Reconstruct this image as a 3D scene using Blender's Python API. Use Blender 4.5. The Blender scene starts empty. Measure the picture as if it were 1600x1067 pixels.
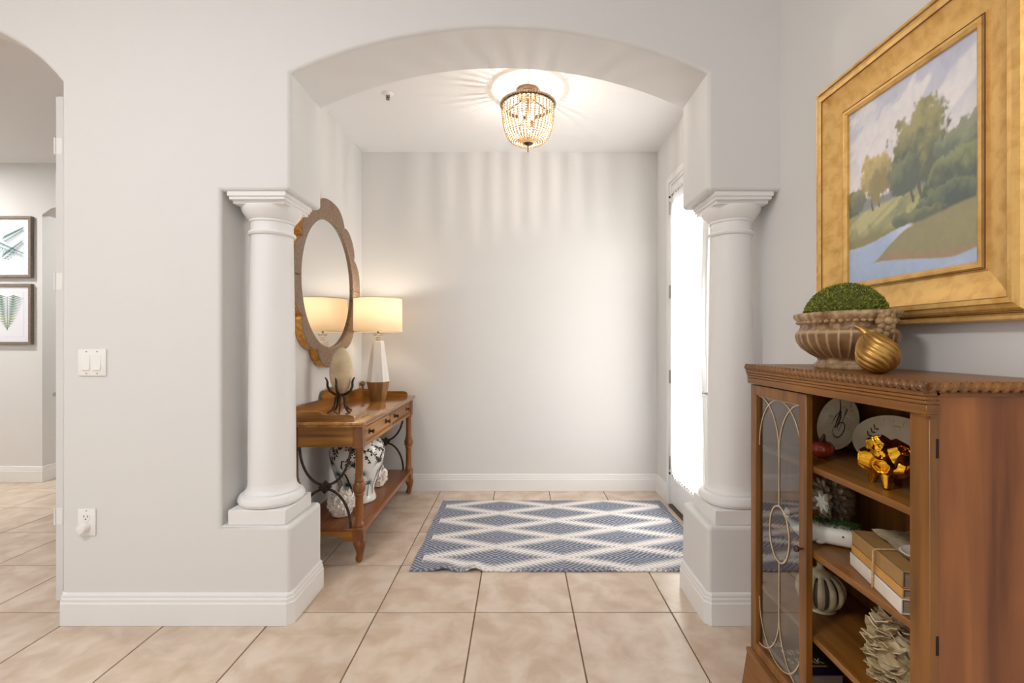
import bpy, bmesh, math, random
import numpy as np
from mathutils import Matrix, Vector, noise as mnoise

scene = bpy.context.scene
col = scene.collection
R = math.radians

# ------------------------------------------------------------------ camera
# level wide-angle lens; focal length 731 px on the 1600 px frame
cam_d = bpy.data.cameras.new('camera')
cam_d.sensor_width = 36.0
cam_d.lens = 36.0 * 731.0 / 1600.0
cam_d.shift_x = -11.0 / 1600.0
cam_d.clip_start = 0.02
cam = bpy.data.objects.new('camera', cam_d)
cam.location = (0, 0, 1.26)
cam.rotation_euler = (R(90), 0, 0)
col.objects.link(cam)
scene.camera = cam

# ------------------------------------------------------------------ world / daylight / exposure
w = bpy.data.worlds.new('world')
scene.world = w
w.use_nodes = True
bg = w.node_tree.nodes['Background']
bg.inputs[0].default_value = (1.0, 0.995, 0.985, 1)
bg.inputs[1].default_value = 0.56

sun_d = bpy.data.lights.new('sun', 'SUN')
sun_d.energy = 27.0
sun_d.angle = R(3)
sun_d.color = (1.0, 0.96, 0.92)
sun = bpy.data.objects.new('sun', sun_d)
sun.rotation_euler = Vector((-1.0, 0.25, -0.6)).to_track_quat('-Z', 'Y').to_euler()
sun.location = (6, 2, 5)
col.objects.link(sun)

vs = scene.view_settings
vs.view_transform = 'Standard'
vs.look = 'None'
vs.gamma = 1.0
vs.use_curve_mapping = False
vs.exposure = 0.60
scene.cycles.use_denoising = True
scene.cycles.max_bounces = 10
scene.cycles.diffuse_bounces = 6
scene.cycles.transparent_max_bounces = 12
scene.cycles.caustics_reflective = False
scene.cycles.caustics_refractive = False
scene.cycles.sample_clamp_indirect = 6.0

# ------------------------------------------------------------------ helpers
def lin(r, g, b):
    f = lambda c: (c / 255 / 12.92) if c / 255 <= 0.04045 else ((c / 255 + 0.055) / 1.055) ** 2.4
    return (f(r), f(g), f(b), 1)

class MB:
    def __init__(s):
        s.v = []; s.f = []
    def add(s, vv, ff):
        o = len(s.v)
        s.v += [tuple(p) for p in vv]
        s.f += [tuple(i + o for i in f) for f in ff]
        return s
    def box(s, x0, x1, y0, y1, z0, z1, b=0.0, seg=1, mat=None):
        vv = [(x0, y0, z0), (x1, y0, z0), (x1, y1, z0), (x0, y1, z0), (x0, y0, z1), (x1, y0, z1), (x1, y1, z1), (x0, y1, z1)]
        ff = [(0, 3, 2, 1), (4, 5, 6, 7), (0, 1, 5, 4), (1, 2, 6, 5), (2, 3, 7, 6), (3, 0, 4, 7)]
        if b > 0:
            bm = bmesh.new()
            bv = [bm.verts.new(p) for p in vv]
            for f in ff: bm.faces.new([bv[i] for i in f])
            bmesh.ops.bevel(bm, geom=bm.edges[:], offset=b, segments=seg, profile=0.5, affect='EDGES')
            bm.verts.index_update()
            vv = [tuple(v.co) for v in bm.verts]
            ff = [tuple(v.index for v in f.verts) for f in bm.faces]
            bm.free()
        if mat is not None: vv = [tuple(mat @ Vector(p)) for p in vv]
        return s.add(vv, ff)
    def lathe(s, prof, c=(0, 0, 0), seg=32, sx=1, sy=1, fn=None, cap=True, rot0=0.0):
        vv = []; ff = []
        n = len(prof)
        for (r, z) in prof:
            for k in range(seg):
                a = 2 * math.pi * k / seg + rot0
                rr = r * (fn(a, z) if fn else 1)
                vv.append((c[0] + rr * sx * math.cos(a), c[1] + rr * sy * math.sin(a), c[2] + z))
        for i in range(n - 1):
            for k in range(seg):
                k2 = (k + 1) % seg
                ff.append((i * seg + k, i * seg + k2, (i + 1) * seg + k2, (i + 1) * seg + k))
        if cap:
            if prof[0][0] > 1e-4: ff.append(tuple(range(seg))[::-1])
            if prof[-1][0] > 1e-4: ff.append(tuple((n - 1) * seg + k for k in range(seg)))
        return s.add(vv, ff)
    def tube(s, pts, r, seg=8, closed=False, flat=1.0, up=None):
        P = [Vector(p) for p in pts]; n = len(P)
        rad = r if isinstance(r, (list, tuple)) else [r] * n
        vv = []; ff = []
        nrm = None
        for i in range(n):
            a = P[i - 1] if (i > 0 or closed) else P[0]
            b = P[(i + 1) % n] if (i < n - 1 or closed) else P[-1]
            t = (b - a)
            t = t.normalized() if t.length > 1e-9 else Vector((0, 0, 1))
            if nrm is None:
                u = Vector(up) if up else (Vector((0, 0, 1)) if abs(t.z) < 0.9 else Vector((1, 0, 0)))
                nrm = (u - t * u.dot(t)).normalized()
            else:
                nrm = (nrm - t * nrm.dot(t))
                nrm = nrm.normalized() if nrm.length > 1e-6 else t.orthogonal().normalized()
            bi = t.cross(nrm)
            for k in range(seg):
                an = 2 * math.pi * k / seg
                vv.append(tuple(P[i] + nrm * (math.cos(an) * rad[i] * flat) + bi * (math.sin(an) * rad[i])))
        m = n if closed else n - 1
        for i in range(m):
            j = (i + 1) % n
            for k in range(seg):
                k2 = (k + 1) % seg
                ff.append((i * seg + k, i * seg + k2, j * seg + k2, j * seg + k))
        if not closed:
            ff.append(tuple(range(seg))[::-1]); ff.append(tuple((n - 1) * seg + k for k in range(seg)))
        return s.add(vv, ff)
    def prism(s, poly, plane, a0, a1):
        n = len(poly)
        def m(p, a):
            return {'xz': (p[0], a, p[1]), 'xy': (p[0], p[1], a), 'yz': (a, p[0], p[1])}[plane]
        vv = [m(p, a0) for p in poly] + [m(p, a1) for p in poly]
        ff = [tuple(range(n))[::-1], tuple(range(n, 2 * n))]
        for i in range(n):
            j = (i + 1) % n
            ff.append((i, j, n + j, n + i))
        return s.add(vv, ff)
    def sphere(s, c, r, seg=16, rings=10, sc=(1, 1, 1)):
        prof = [(max(1e-5, math.sin(math.pi * i / rings)) , -math.cos(math.pi * i / rings)) for i in range(rings + 1)]
        vv0 = len(s.v)
        s.lathe(prof, (0, 0, 0), seg, cap=False)
        for i in range(vv0, len(s.v)):
            x, y, z = s.v[i]
            s.v[i] = (c[0] + x * r * sc[0], c[1] + y * r * sc[1], c[2] + z * r * sc[2])
        return s
    def grid(s, fn, nu, nv, closed_u=False):
        vv = [fn(i / (nu if closed_u else nu - 1), j / (nv - 1)) for j in range(nv) for i in range(nu)]
        ff = []
        for j in range(nv - 1):
            for i in range(nu if closed_u else nu - 1):
                i2 = (i + 1) % nu
                ff.append((j * nu + i, j * nu + i2, (j + 1) * nu + i2, (j + 1) * nu + i))
        return s.add(vv, ff)
    def xf(s, M, start=0):
        for i in range(start, len(s.v)): s.v[i] = tuple(M @ Vector(s.v[i]))
        return s

def make_mesh(name, mb, mat, base=(0, 0, 0), smooth=True, angle=38, merge=2e-5):
    me = bpy.data.meshes.new(name)
    bx, by, bz = base
    me.from_pydata([(x - bx, y - by, z - bz) for x, y, z in mb.v], [], mb.f)
    bm = bmesh.new(); bm.from_mesh(me)
    if merge: bmesh.ops.remove_doubles(bm, verts=bm.verts[:], dist=merge)
    bmesh.ops.recalc_face_normals(bm, faces=bm.faces[:])
    bm.to_mesh(me); bm.free()
    if smooth:
        me.polygons.foreach_set('use_smooth', [True] * len(me.polygons))
        me.set_sharp_from_angle(angle=R(angle))
    if mat: me.materials.append(mat)
    return me

def link(name, me, parent=None, loc=(0, 0, 0)):
    o = bpy.data.objects.new(name, me)
    col.objects.link(o)
    o.location = loc
    if parent: o.parent = parent
    return o

def tag(o, label=None, cat=None, group=None, kind=None):
    if label: o['label'] = label
    if cat: o['category'] = cat
    if group: o['group'] = group
    if kind: o['kind'] = kind
    return o

class Thing:
    def __init__(s, name, label, cat, base, group=None, kind=None, rz=0.0):
        s.base = base
        s.o = bpy.data.objects.new(name, None)
        s.o.empty_display_size = 0.05
        col.objects.link(s.o)
        s.o.location = base
        tag(s.o, label, cat, group, kind)
    def part(s, name, mb, mat, parent=None, label=None, kind=None, **k):
        o = link(name, make_mesh(name, mb, mat, s.base, **k), parent or s.o)
        tag(o, label, None, None, kind)
        return o

def solid(name, mb, mat, label, cat, base, group=None, **k):
    o = link(name, make_mesh(name, mb, mat, base, **k), None, base)
    return tag(o, label, cat, group)

def struct(name, mb, mat, label, cat, base=(0, 0, 0), **k):
    o = link(name, make_mesh(name, mb, mat, base, **k), None, base)
    return tag(o, label, cat, kind='structure')

def weighted(o):
    m = o.modifiers.new('weighted', 'WEIGHTED_NORMAL'); m.keep_sharp = True; m.weight = 100
    return o

# ------------------------------------------------------------------ materials
def newmat(name):
    m = bpy.data.materials.new(name); m.use_nodes = True
    nt = m.node_tree
    return m, nt, nt.nodes['Principled BSDF']

def setp(p, **k):
    for a, b in k.items():
        p.inputs[a.replace('_', ' ')].default_value = b

def mat(name, c1, c2=None, rough=0.5, metal=0.0, scale=8.0, stretch=(1, 1, 1), detail=4, bump=0.0, bscale=None, lo=0.35, hi=0.65, spec=0.5, rnd=False, coat=0.0):
    m, nt, p = newmat(name)
    p.inputs['Roughness'].default_value = rough
    p.inputs['Metallic'].default_value = metal
    p.inputs['Specular IOR Level'].default_value = spec
    p.inputs['Coat Weight'].default_value = coat
    p.inputs['Coat Roughness'].default_value = 0.15
    N, L = nt.nodes, nt.links
    p.inputs['Base Color'].default_value = c1
    if c2 is None and bump == 0: return m
    tc = N.new('ShaderNodeTexCoord'); mp = N.new('ShaderNodeMapping')
    mp.inputs['Scale'].default_value = stretch
    L.new(tc.outputs['Object'], mp.inputs['Vector'])
    vec = mp.outputs['Vector']
    if rnd:
        oi = N.new('ShaderNodeObjectInfo'); ad = N.new('ShaderNodeVectorMath'); ad.operation = 'ADD'
        ml = N.new('ShaderNodeMath'); ml.operation = 'MULTIPLY'; ml.inputs[1].default_value = 37.0
        L.new(oi.outputs['Random'], ml.inputs[0]); L.new(vec, ad.inputs[0]); L.new(ml.outputs[0], ad.inputs[1])
        vec = ad.outputs[0]
    if c2 is not None:
        nz = N.new('ShaderNodeTexNoise'); nz.inputs['Scale'].default_value = scale; nz.inputs['Detail'].default_value = detail
        nz.inputs['Distortion'].default_value = 0.4
        L.new(vec, nz.inputs['Vector'])
        rp = N.new('ShaderNodeValToRGB')
        rp.color_ramp.elements[0].position = lo; rp.color_ramp.elements[0].color = c1
        rp.color_ramp.elements[1].position = hi; rp.color_ramp.elements[1].color = c2
        L.new(nz.outputs['Fac'], rp.inputs['Fac']); L.new(rp.outputs['Color'], p.inputs['Base Color'])
    if bump:
        nb = N.new('ShaderNodeTexNoise'); nb.inputs['Scale'].default_value = bscale or scale * 4; nb.inputs['Detail'].default_value = 3
        L.new(vec, nb.inputs['Vector'])
        bp = N.new('ShaderNodeBump'); bp.inputs['Strength'].default_value = bump; bp.inputs['Distance'].default_value = 0.004
        L.new(nb.outputs['Fac'], bp.inputs['Height']); L.new(bp.outputs['Normal'], p.inputs['Normal'])
    return m

def wood(name, c1, c2, axis, rough=0.35, scale=3.0, coat=0.2, lo=0.3, hi=0.7):
    st = [9.0, 9.0, 9.0]; st['xyz'.index(axis)] = 0.7
    return mat(name, c1, c2, rough=rough, scale=scale, stretch=tuple(st), detail=6, bump=0.03, bscale=9, lo=lo, hi=hi, coat=coat)

def vcol(name, rough=0.5, metal=0.0, bump=0.0, bscale=200):
    m, nt, p = newmat(name)
    a = nt.nodes.new('ShaderNodeAttribute'); a.attribute_name = 'paint'
    nt.links.new(a.outputs['Color'], p.inputs['Base Color'])
    setp(p, Roughness=rough, Metallic=metal)
    if bump:
        tc = nt.nodes.new('ShaderNodeTexCoord'); nb = nt.nodes.new('ShaderNodeTexNoise'); nb.inputs['Scale'].default_value = bscale
        nt.links.new(tc.outputs['Object'], nb.inputs['Vector'])
        bp = nt.nodes.new('ShaderNodeBump'); bp.inputs['Strength'].default_value = bump; bp.inputs['Distance'].default_value = 0.002
        nt.links.new(nb.outputs['Fac'], bp.inputs['Height']); nt.links.new(bp.outputs['Normal'], p.inputs['Normal'])
    return m

def emis(name, c, s):
    m, nt, p = newmat(name)
    setp(p, Base_Color=c, Emission_Color=c, Emission_Strength=s, Roughness=0.4)
    return m

def pane_mat(name, tint=(1, 1, 1, 1), ior=1.6):
    m = bpy.data.materials.new(name); m.use_nodes = True
    nt = m.node_tree; nt.nodes.clear()
    o = nt.nodes.new('ShaderNodeOutputMaterial'); mx = nt.nodes.new('ShaderNodeMixShader')
    t = nt.nodes.new('ShaderNodeBsdfTransparent'); t.inputs[0].default_value = tint
    g = nt.nodes.new('ShaderNodeBsdfGlossy'); g.inputs['Roughness'].default_value = 0.0
    fr = nt.nodes.new('ShaderNodeFresnel'); fr.inputs['IOR'].default_value = ior
    ge = nt.nodes.new('ShaderNodeNewGeometry'); im = nt.nodes.new('ShaderNodeMath'); im.operation = 'SUBTRACT'; im.inputs[0].default_value = 1.0
    ml = nt.nodes.new('ShaderNodeMath'); ml.operation = 'MULTIPLY'
    nt.links.new(ge.outputs['Backfacing'], im.inputs[1]); nt.links.new(fr.outputs[0], ml.inputs[0]); nt.links.new(im.outputs[0], ml.inputs[1])
    nt.links.new(ml.outputs[0], mx.inputs[0]); nt.links.new(t.outputs[0], mx.inputs[1]); nt.links.new(g.outputs[0], mx.inputs[2])
    nt.links.new(mx.outputs[0], o.inputs[0])
    return m

def translucent_mat(name, c, tr=0.5, c2=None):
    m = bpy.data.materials.new(name); m.use_nodes = True
    nt = m.node_tree; nt.nodes.clear()
    o = nt.nodes.new('ShaderNodeOutputMaterial'); mx = nt.nodes.new('ShaderNodeMixShader'); mx.inputs[0].default_value = tr
    d = nt.nodes.new('ShaderNodeBsdfDiffuse'); d.inputs[0].default_value = c
    t = nt.nodes.new('ShaderNodeBsdfTranslucent'); t.inputs[0].default_value = c2 or c
    nt.links.new(d.outputs[0], mx.inputs[1]); nt.links.new(t.outputs[0], mx.inputs[2]); nt.links.new(mx.outputs[0], o.inputs[0])
    return m

WALL = mat('wall_paint', (0.715, 0.712, 0.702, 1), rough=0.75, bump=0.04, bscale=160, spec=0.3)
CEIL = mat('ceiling_paint', (0.83, 0.83, 0.835, 1), rough=0.85, bump=0.05, bscale=120, spec=0.2)
TRIM = mat('trim_paint', (0.805, 0.803, 0.797, 1), rough=0.4, spec=0.4)
GROUT = mat('grout', lin(128, 104, 84), lin(112, 90, 72), rough=0.9, scale=30)
TILE = mat('tile_ceramic', lin(194, 171, 149), lin(216, 200, 183), rough=0.28, scale=8, detail=9, bump=0.05, bscale=25, lo=0.34, hi=0.64, rnd=True, spec=0.5)
OAKX = wood('console_wood_x', lin(106, 64, 16), lin(182, 122, 44), 'x')
OAKY = wood('console_wood_y', lin(108, 66, 18), lin(186, 126, 48), 'y')
OAKTOP = wood('console_top_wood', lin(130, 82, 28), lin(190, 134, 62), 'y', rough=0.16, coat=0.6)
OAKZ = wood('console_wood_z', lin(88, 46, 14), lin(150, 88, 32), 'z')
SHELFW = wood('console_shelf_wood', lin(100, 54, 28), lin(146, 88, 50), 'y', rough=0.3)
CABX = wood('bookcase_wood_x', lin(98, 58, 20), lin(146, 94, 40), 'x', rough=0.42, coat=0.08)
CABY = wood('bookcase_wood_y', lin(98, 60, 18), lin(150, 98, 40), 'y', rough=0.4, coat=0.08)
CABZ = wood('bookcase_wood_z', lin(98, 60, 18), lin(150, 98, 40), 'z', rough=0.4, coat=0.08)
CABSIDE = wood('bookcase_side_veneer', lin(106, 56, 24), lin(172, 106, 54), 'z', rough=0.36, scale=1.6, lo=0.32, hi=0.7, coat=0.1)
IRON = mat('dark_iron', lin(58, 48, 42), lin(80, 66, 56), rough=0.45, metal=0.6, scale=40)
BRASSD = mat('dark_brass', lin(110, 84, 50), lin(70, 52, 34), rough=0.35, metal=0.9, scale=60)
NICKEL = mat('satin_nickel', lin(150, 148, 145), rough=0.3, metal=1.0)
GLASS = pane_mat('clear_pane')
WHITEP = mat('white_plastic', lin(236, 235, 232), rough=0.35)

# ------------------------------------------------------------------ room shell
FW, FT, FB = 2.085, 2.205, 2.415          # front wall face, thin back, pier back
XL, XR, YB = -1.33, 1.165, 3.953          # foyer side walls and back wall
ZC = 2.86                                  # foyer / hall ceiling
ZM = 3.35                                  # main room ceiling
OL, OR_ = -1.02, 0.842                     # arch opening
ZP, ZB = 0.435, 1.933                      # pier top, beam underside
T = 0.457                                  # tile pitch

def corner(p, d0, d1, r=0.02, n=4):
    # rounded convex corner at p; d0 = direction we came from, d1 = direction we go to (unit, axis aligned)
    out = []
    c = (p[0] - d0[0] * r + d1[0] * r, p[1] - d0[1] * r + d1[1] * r)
    for i in range(n + 1):
        a = math.pi / 2 * i / n
        out.append((c[0] - d1[0] * r * math.cos(a) + d0[0] * r * math.sin(a), c[1] - d1[1] * r * math.cos(a) + d0[1] * r * math.sin(a)))
    return out

def arc_pts(x0, x1, zs, rise, n=40):
    h = (x1 - x0) / 2; rr = (h * h + rise * rise) / (2 * rise); cx = (x0 + x1) / 2; cz = zs + rise - rr
    a = math.asin(h / rr)
    return [(cx + rr * math.sin(-a + 2 * a * i / n), cz + rr * math.cos(-a + 2 * a * i / n)) for i in range(n + 1)]

main_arch = arc_pts(OL, OR_, 2.457, 0.205)
lcx, lcz, lr = -2.65, 1.936, 0.779
la = math.asin(0.61 / lr)
left_arch = [(lcx + lr * math.sin(-la + 2 * la * i / 30), lcz + lr * math.cos(-la + 2 * la * i / 30)) for i in range(31)]

mid_path = [(OL, 0)] + corner((OL, ZP), (0, 1), (-1, 0)) + [(XL, ZP), (XL, ZB)] + corner((OL, ZB), (1, 0), (0, 1)) + main_arch + \
    corner((OR_, ZB), (0, -1), (1, 0)) + [(XR, ZB)]
front_poly = [(-2.04, 0)] + mid_path + [(XR, ZM), (-6.0, ZM), (-6.0, 0), (-3.26, 0)] + left_arch
back_poly = [(XL, 0)] + mid_path + [(XR, ZM), (XL, ZM)]
# back_poly touches itself on the XL line, so split it in plinth and beam
back_plinth = [(XL, 0), (OL, 0)] + corner((OL, ZP), (0, 1), (-1, 0)) + [(XL, ZP)]
back_beam = [(XL, ZB)] + corner((OL, ZB), (1, 0), (0, 1)) + main_arch + corner((OR_, ZB), (0, -1), (1, 0)) + [(XR, ZB), (XR, ZM), (XL, ZM)]
rp = [(XR, 0), (XR, ZP)] + corner((OR_, ZP), (-1, 0), (0, -1)) + [(OR_, 0)]

def wall_piece(poly, y0, y1, bev_y, skip, cap_y=()):
    bm = bmesh.new()
    n = len(poly)
    a = [bm.verts.new((p[0], y0, p[1])) for p in poly]
    b = [bm.verts.new((p[0], y1, p[1])) for p in poly]
    bm.faces.new(a); bm.faces.new(b[::-1])
    for i in range(n):
        j = (i + 1) % n
        bm.faces.new((a[i], b[i], b[j], a[j]))
    bmesh.ops.remove_doubles(bm, verts=bm.verts[:], dist=1e-5)
    es = []
    for e in bm.edges:
        p, q = e.verts[0].co, e.verts[1].co
        for by in bev_y:
            if abs(p.y - by) < 1e-5 and abs(q.y - by) < 1e-5 and not skip(p, q): es.append(e)
    if es: bmesh.ops.bevel(bm, geom=es, offset=0.018, segments=4, profile=0.5, affect='EDGES', clamp_overlap=True)
    mb = MB()
    bm.verts.index_update()
    mb.add([tuple(v.co) for v in bm.verts], [tuple(v.index for v in f.verts) for f in bm.faces])
    bm.free()
    return mb

def skipf(p, q):
    same = lambda i, v: abs(p[i] - v) < 1e-4 and abs(q[i] - v) < 1e-4
    return same(2, 0) or same(2, ZM) or same(0, -6.0) or same(0, XR)
def skipb(p, q):
    same = lambda i, v: abs(p[i] - v) < 1e-4 and abs(q[i] - v) < 1e-4
    return skipf(p, q) or same(0, XL)

wf = MB()
for piece in (wall_piece(front_poly, FW, FT, (FW,), skipf), wall_piece(rp, FW, FB, (FW, FB), skipf),
              wall_piece(back_plinth, FT, FB, (FB,), skipb), wall_piece(back_beam, FT, FB, (FB,), skipb)):
    wf.add(piece.v, piece.f)
weighted(struct('wall_front', wf, WALL, 'off-white wall with wide segmental arch, column niches and hall archway', 'wall', (0, FW, 0), merge=0, angle=50))

struct('wall_left', MB().box(XL - 0.12, XL, FT, YB, 0, ZC), WALL, 'plain off-white foyer wall behind the scalloped mirror and console', 'wall', (XL, 3.0, 0))
struct('wall_back', MB().box(XL - 0.12, XR + 0.14, YB, YB + 0.12, 0, ZC), WALL, 'plain off-white wall at the far end of the foyer', 'wall', (0, YB, 0))
DY0, DY1, DZ = 2.655, 3.615, 2.485        # rough opening of the entry door
wr = MB()
wr.box(XR, XR + 0.14, -0.9, DY0, 0, ZM).box(XR, XR + 0.14, DY1, YB + 0.12, 0, ZM).box(XR, XR + 0.14, DY0, DY1, DZ, ZM)
struct('wall_right', wr, WALL, 'off-white wall carrying the gilt framed painting and the entry door', 'wall', (XR, 1.5, 0))
struct('ceiling', MB().box(XL - 0.12, XR + 0.14, FB, YB + 0.12, ZC, ZC + 0.1), CEIL, 'flat white foyer ceiling with beaded light', 'ceiling', (0, 3.2, ZC))
struct('ceiling_main', MB().box(-6.0, XR + 0.14, -0.5, FW, ZM, ZM + 0.1), CEIL, 'white ceiling of the near room above the frame', 'ceiling', (0, 1, ZM))
# hall seen through the left archway
hw = MB()
hop = [(-4.28, 0), (-4.28, 2.40), (-4.20, 2.455), (-4.0, 2.50), (-3.6, 2.50), (-3.45, 2.455), (-3.37, 2.40), (-3.37, 0), (-1.45, 0), (-1.45, ZC), (-7.0, ZC), (-7.0, 0)]
hw.prism(hop, 'xz', 4.2, 4.34)
struct('wall_hall', hw, WALL, 'off-white hall wall behind two framed leaf prints', 'wall', (-4.3, 4.2, 0))
struct('wall_hall_end', MB().box(-7.12, -7.0, FT, 5.42, 0, ZC), WALL, 'far end wall of the hall', 'wall', (-7, 3.5, 0))
struct('wall_passage_end', MB().box(-1.57, -1.45, YB + 0.12, 5.42, 0, ZC), WALL, 'side wall closing the passage behind the foyer', 'wall', (-1.5, 4.8, 0))
struct('wall_passage', MB().box(-6.0, -1.45, 5.3, 5.42, 0, ZC), WALL, 'wall of the passage beyond the hall opening', 'wall', (-4, 5.3, 0))
struct('ceiling_hall', MB().box(-7.0, -1.45, FT, 5.42, ZC, ZC + 0.1), CEIL, 'white hall ceiling seen through the left archway', 'ceiling', (-4, 3.5, ZC))

# floor: grout bed + one object per tile
floor = struct('floor', MB().box(-7.0, XR + 0.14, -0.9, 5.42, -0.08, -0.0025), GROUT, 'beige ceramic tile floor with brown grout', 'floor', (0, 2, 0))
tm = MB().box(-T / 2 + 0.003, T / 2 - 0.003, -T / 2 + 0.003, T / 2 - 0.003, -0.009, 0, b=0.0018)
tile_me = make_mesh('tile', tm, TILE)
x0t, y0t = -0.2048 + T / 2, 2.177 + T / 2
random.seed(4)
for i in range(-14, 3):
    for j in range(-5, 8):
        cx, cy = x0t + i * T, y0t + j * T
        if cx > 1.3 or cy < 0.4 or cy > 5.3: continue
        if cy > 4.45 and not (-4.9 < cx < -2.7): continue
        if -6.9 < cx and cx - T / 2 < XR:
            if cy > YB + 0.2 and cx > -2.7: continue
            t = link('tile', tile_me, floor, (cx, cy - 2, 0))
            t.rotation_euler = (0, 0, random.choice((0, 1, 2, 3)) * math.pi / 2)

# baseboards
BP = [(0, 0), (0.016, 0), (0.016, 0.096), (0.0125, 0.102), (0.0125, 0.115), (0.009, 0.120), (0.009, 0.131), (0.005, 0.139), (0, 0.141)]
def baseboard(name, path, side, label):
    # path in plan; side=+1: board lies to the left of the walking direction, -1 to the right
    pts = [Vector(p) for p in path]; n = len(pts)
    mb = MB(); vv = []
    for i in range(n):
        d0 = (pts[i] - pts[i - 1]).normalized() if i > 0 else (pts[1] - pts[0]).normalized()
        d1 = (pts[i + 1] - pts[i]).normalized() if i < n - 1 else d0
        n0 = Vector((-d0.y, d0.x)) * side; n1 = Vector((-d1.y, d1.x)) * side
        m = (n0 + n1).normalized(); k = 1 / max(0.3, m.dot(n0))
        for (d, z) in BP:
            q = pts[i] + m * (d * k)
            vv.append((q.x, q.y, z + 0.001))
    m_ = len(BP); ff = []
    for i in range(n - 1):
        for k in range(m_ - 1): ff.append((i * m_ + k, i * m_ + k + 1, (i + 1) * m_ + k + 1, (i + 1) * m_ + k))
    ff.append(tuple(range(m_))); ff.append(tuple((n - 1) * m_ + k for k in range(m_))[::-1])
    mb.add(vv, ff)
    return struct(name, mb, TRIM, label, 'baseboard', (path[0][0], path[0][1], 0), angle=20)
c = 0.016
baseboard('baseboard_left', [(-2.04, FT), (-2.04, FW + c), (-2.04 + c, FW), (OL - c, FW), (OL, FW + c), (OL, FB - c), (OL - c, FB), (XL, FB), (XL, YB), (XR, YB), (XR, DY1 + 0.045)], -1, 'moulded white baseboard around the left pier and foyer walls')
baseboard('baseboard_right', [(XR, FW), (OR_ + c, FW), (OR_, FW + c), (OR_, FB - c), (OR_ + c, FB), (XR, FB), (XR, DY0 - 0.045)], 1, 'moulded white baseboard around the right pier')
baseboard('baseboard_near', [(XR, -0.9), (XR, FW - 0.02)], 1, 'moulded white baseboard along the wall behind the bookcase')
baseboard('baseboard_hall', [(-7.0, 4.2), (-4.28, 4.2), (-4.28, 4.34)], -1, 'moulded white baseboard below the hall prints')

# ------------------------------------------------------------------ columns
def column(cx, label):
    cy = 2.235
    t = Thing('column', label, 'column', (cx, cy, ZP), 'Tuscan columns on the arch piers')
    t.part('plinth_block', MB().box(cx - 0.13, cx + 0.13, cy - 0.135, cy + 0.125, ZP, 0.502, b=0.003), TRIM)
    base = [(0.118, 0.502), (0.136, 0.506), (0.1445, 0.520), (0.1445, 0.530), (0.136, 0.546), (0.120, 0.552), (0.120, 0.560), (0.113, 0.566), (0.106, 0.580), (0.1035, 0.60)]
    t.part('base', MB().lathe(base, (cx, cy, 0), 64), TRIM, angle=30)
    shaft = []
    for i in range(17):
        u = i / 16
        shaft.append((0.1035 - 0.0125 * u ** 1.6, 0.60 + u * 1.155))
    t.part('shaft', MB().lathe(shaft, (cx, cy, 0), 64), TRIM, angle=60)
    cap = [(0.091, 1.755), (0.100, 1.758), (0.104, 1.766), (0.100, 1.774), (0.092, 1.777), (0.092, 1.815), (0.098, 1.818), (0.098, 1.826), (0.103, 1.830), (0.112, 1.842), (0.124, 1.860), (0.130, 1.874), (0.130, 1.884)]
    t.part('capital', MB().lathe(cap, (cx, cy, 0), 64), TRIM, angle=30)
    ab = MB().box(cx - 0.118, cx + 0.118, cy - 0.118, cy + 0.118, 1.884, 1.900, b=0.002).box(cx - 0.125, cx + 0.125, cy - 0.135, cy + 0.125, 1.898, 1.914, b=0.002).box(cx - 0.131, cx + 0.131, cy - 0.141, cy + 0.131, 1.912, ZB, b=0.002)
    t.part('abacus', ab, TRIM)
column(-1.178, 'white round column on the left pier, beside the scalloped mirror')
column(1.010, 'white round column on the right pier, between entry door and bookcase')

# ------------------------------------------------------------------ entry door in the right wall
d = Thing('door_1', 'white entry door with full glass panel behind a sheer curtain', 'door', (XR, 3.135, 0), kind='structure')
jm = MB().box(XR - 0.004, XR + 0.14, DY0 - 0.0, DY0 + 0.03, 0, DZ, b=0.002).box(XR - 0.004, XR + 0.14, DY1 - 0.03, DY1, 0, DZ, b=0.002).box(XR - 0.004, XR + 0.14, DY0 + 0.03, DY1 - 0.03, DZ - 0.03, DZ, b=0.002)
d.part('door_frame', jm, TRIM)
cs = MB().box(XR - 0.014, XR - 0.004, DY0 - 0.04, DY0 + 0.012, 0, DZ + 0.04, b=0.003).box(XR - 0.014, XR - 0.004, DY1 - 0.012, DY1 + 0.04, 0, DZ + 0.04, b=0.003).box(XR - 0.014, XR - 0.004, DY0 + 0.012, DY1 - 0.012, DZ - 0.012, DZ + 0.04, b=0.003)
d.part('casing', cs, TRIM)
ly0, ly1, lz0, lz1 = DY0 + 0.034, DY1 - 0.034, 0.02, DZ - 0.034
lf = MB()
lf.box(XR + 0.004, XR + 0.048, ly0, ly0 + 0.20, lz0, lz1, b=0.002).box(XR + 0.004, XR + 0.048, ly1 - 0.13, ly1, lz0, lz1, b=0.002)
lf.box(XR + 0.004, XR + 0.048, ly0 + 0.20, ly1 - 0.13, lz0, 0.29, b=0.002).box(XR + 0.004, XR + 0.048, ly0 + 0.20, ly1 - 0.13, lz1 - 0.13, lz1, b=0.002)
leaf = d.part('door_leaf', lf, TRIM)
d.part('glass_pane', MB().box(XR + 0.022, XR + 0.028, ly0 + 0.198, ly1 - 0.128, 0.288, lz1 - 0.128), GLASS, leaf)
lv = MB().lathe([(0.026, 0), (0.026, 0.006), (0.012, 0.009), (0.010, 0.045)], (0, 0, 0), 20).xf(Matrix.Translation((XR + 0.004, ly0 + 0.06, 0.945)) @ Matrix.Rotation(R(-90), 4, 'Y'))
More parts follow.
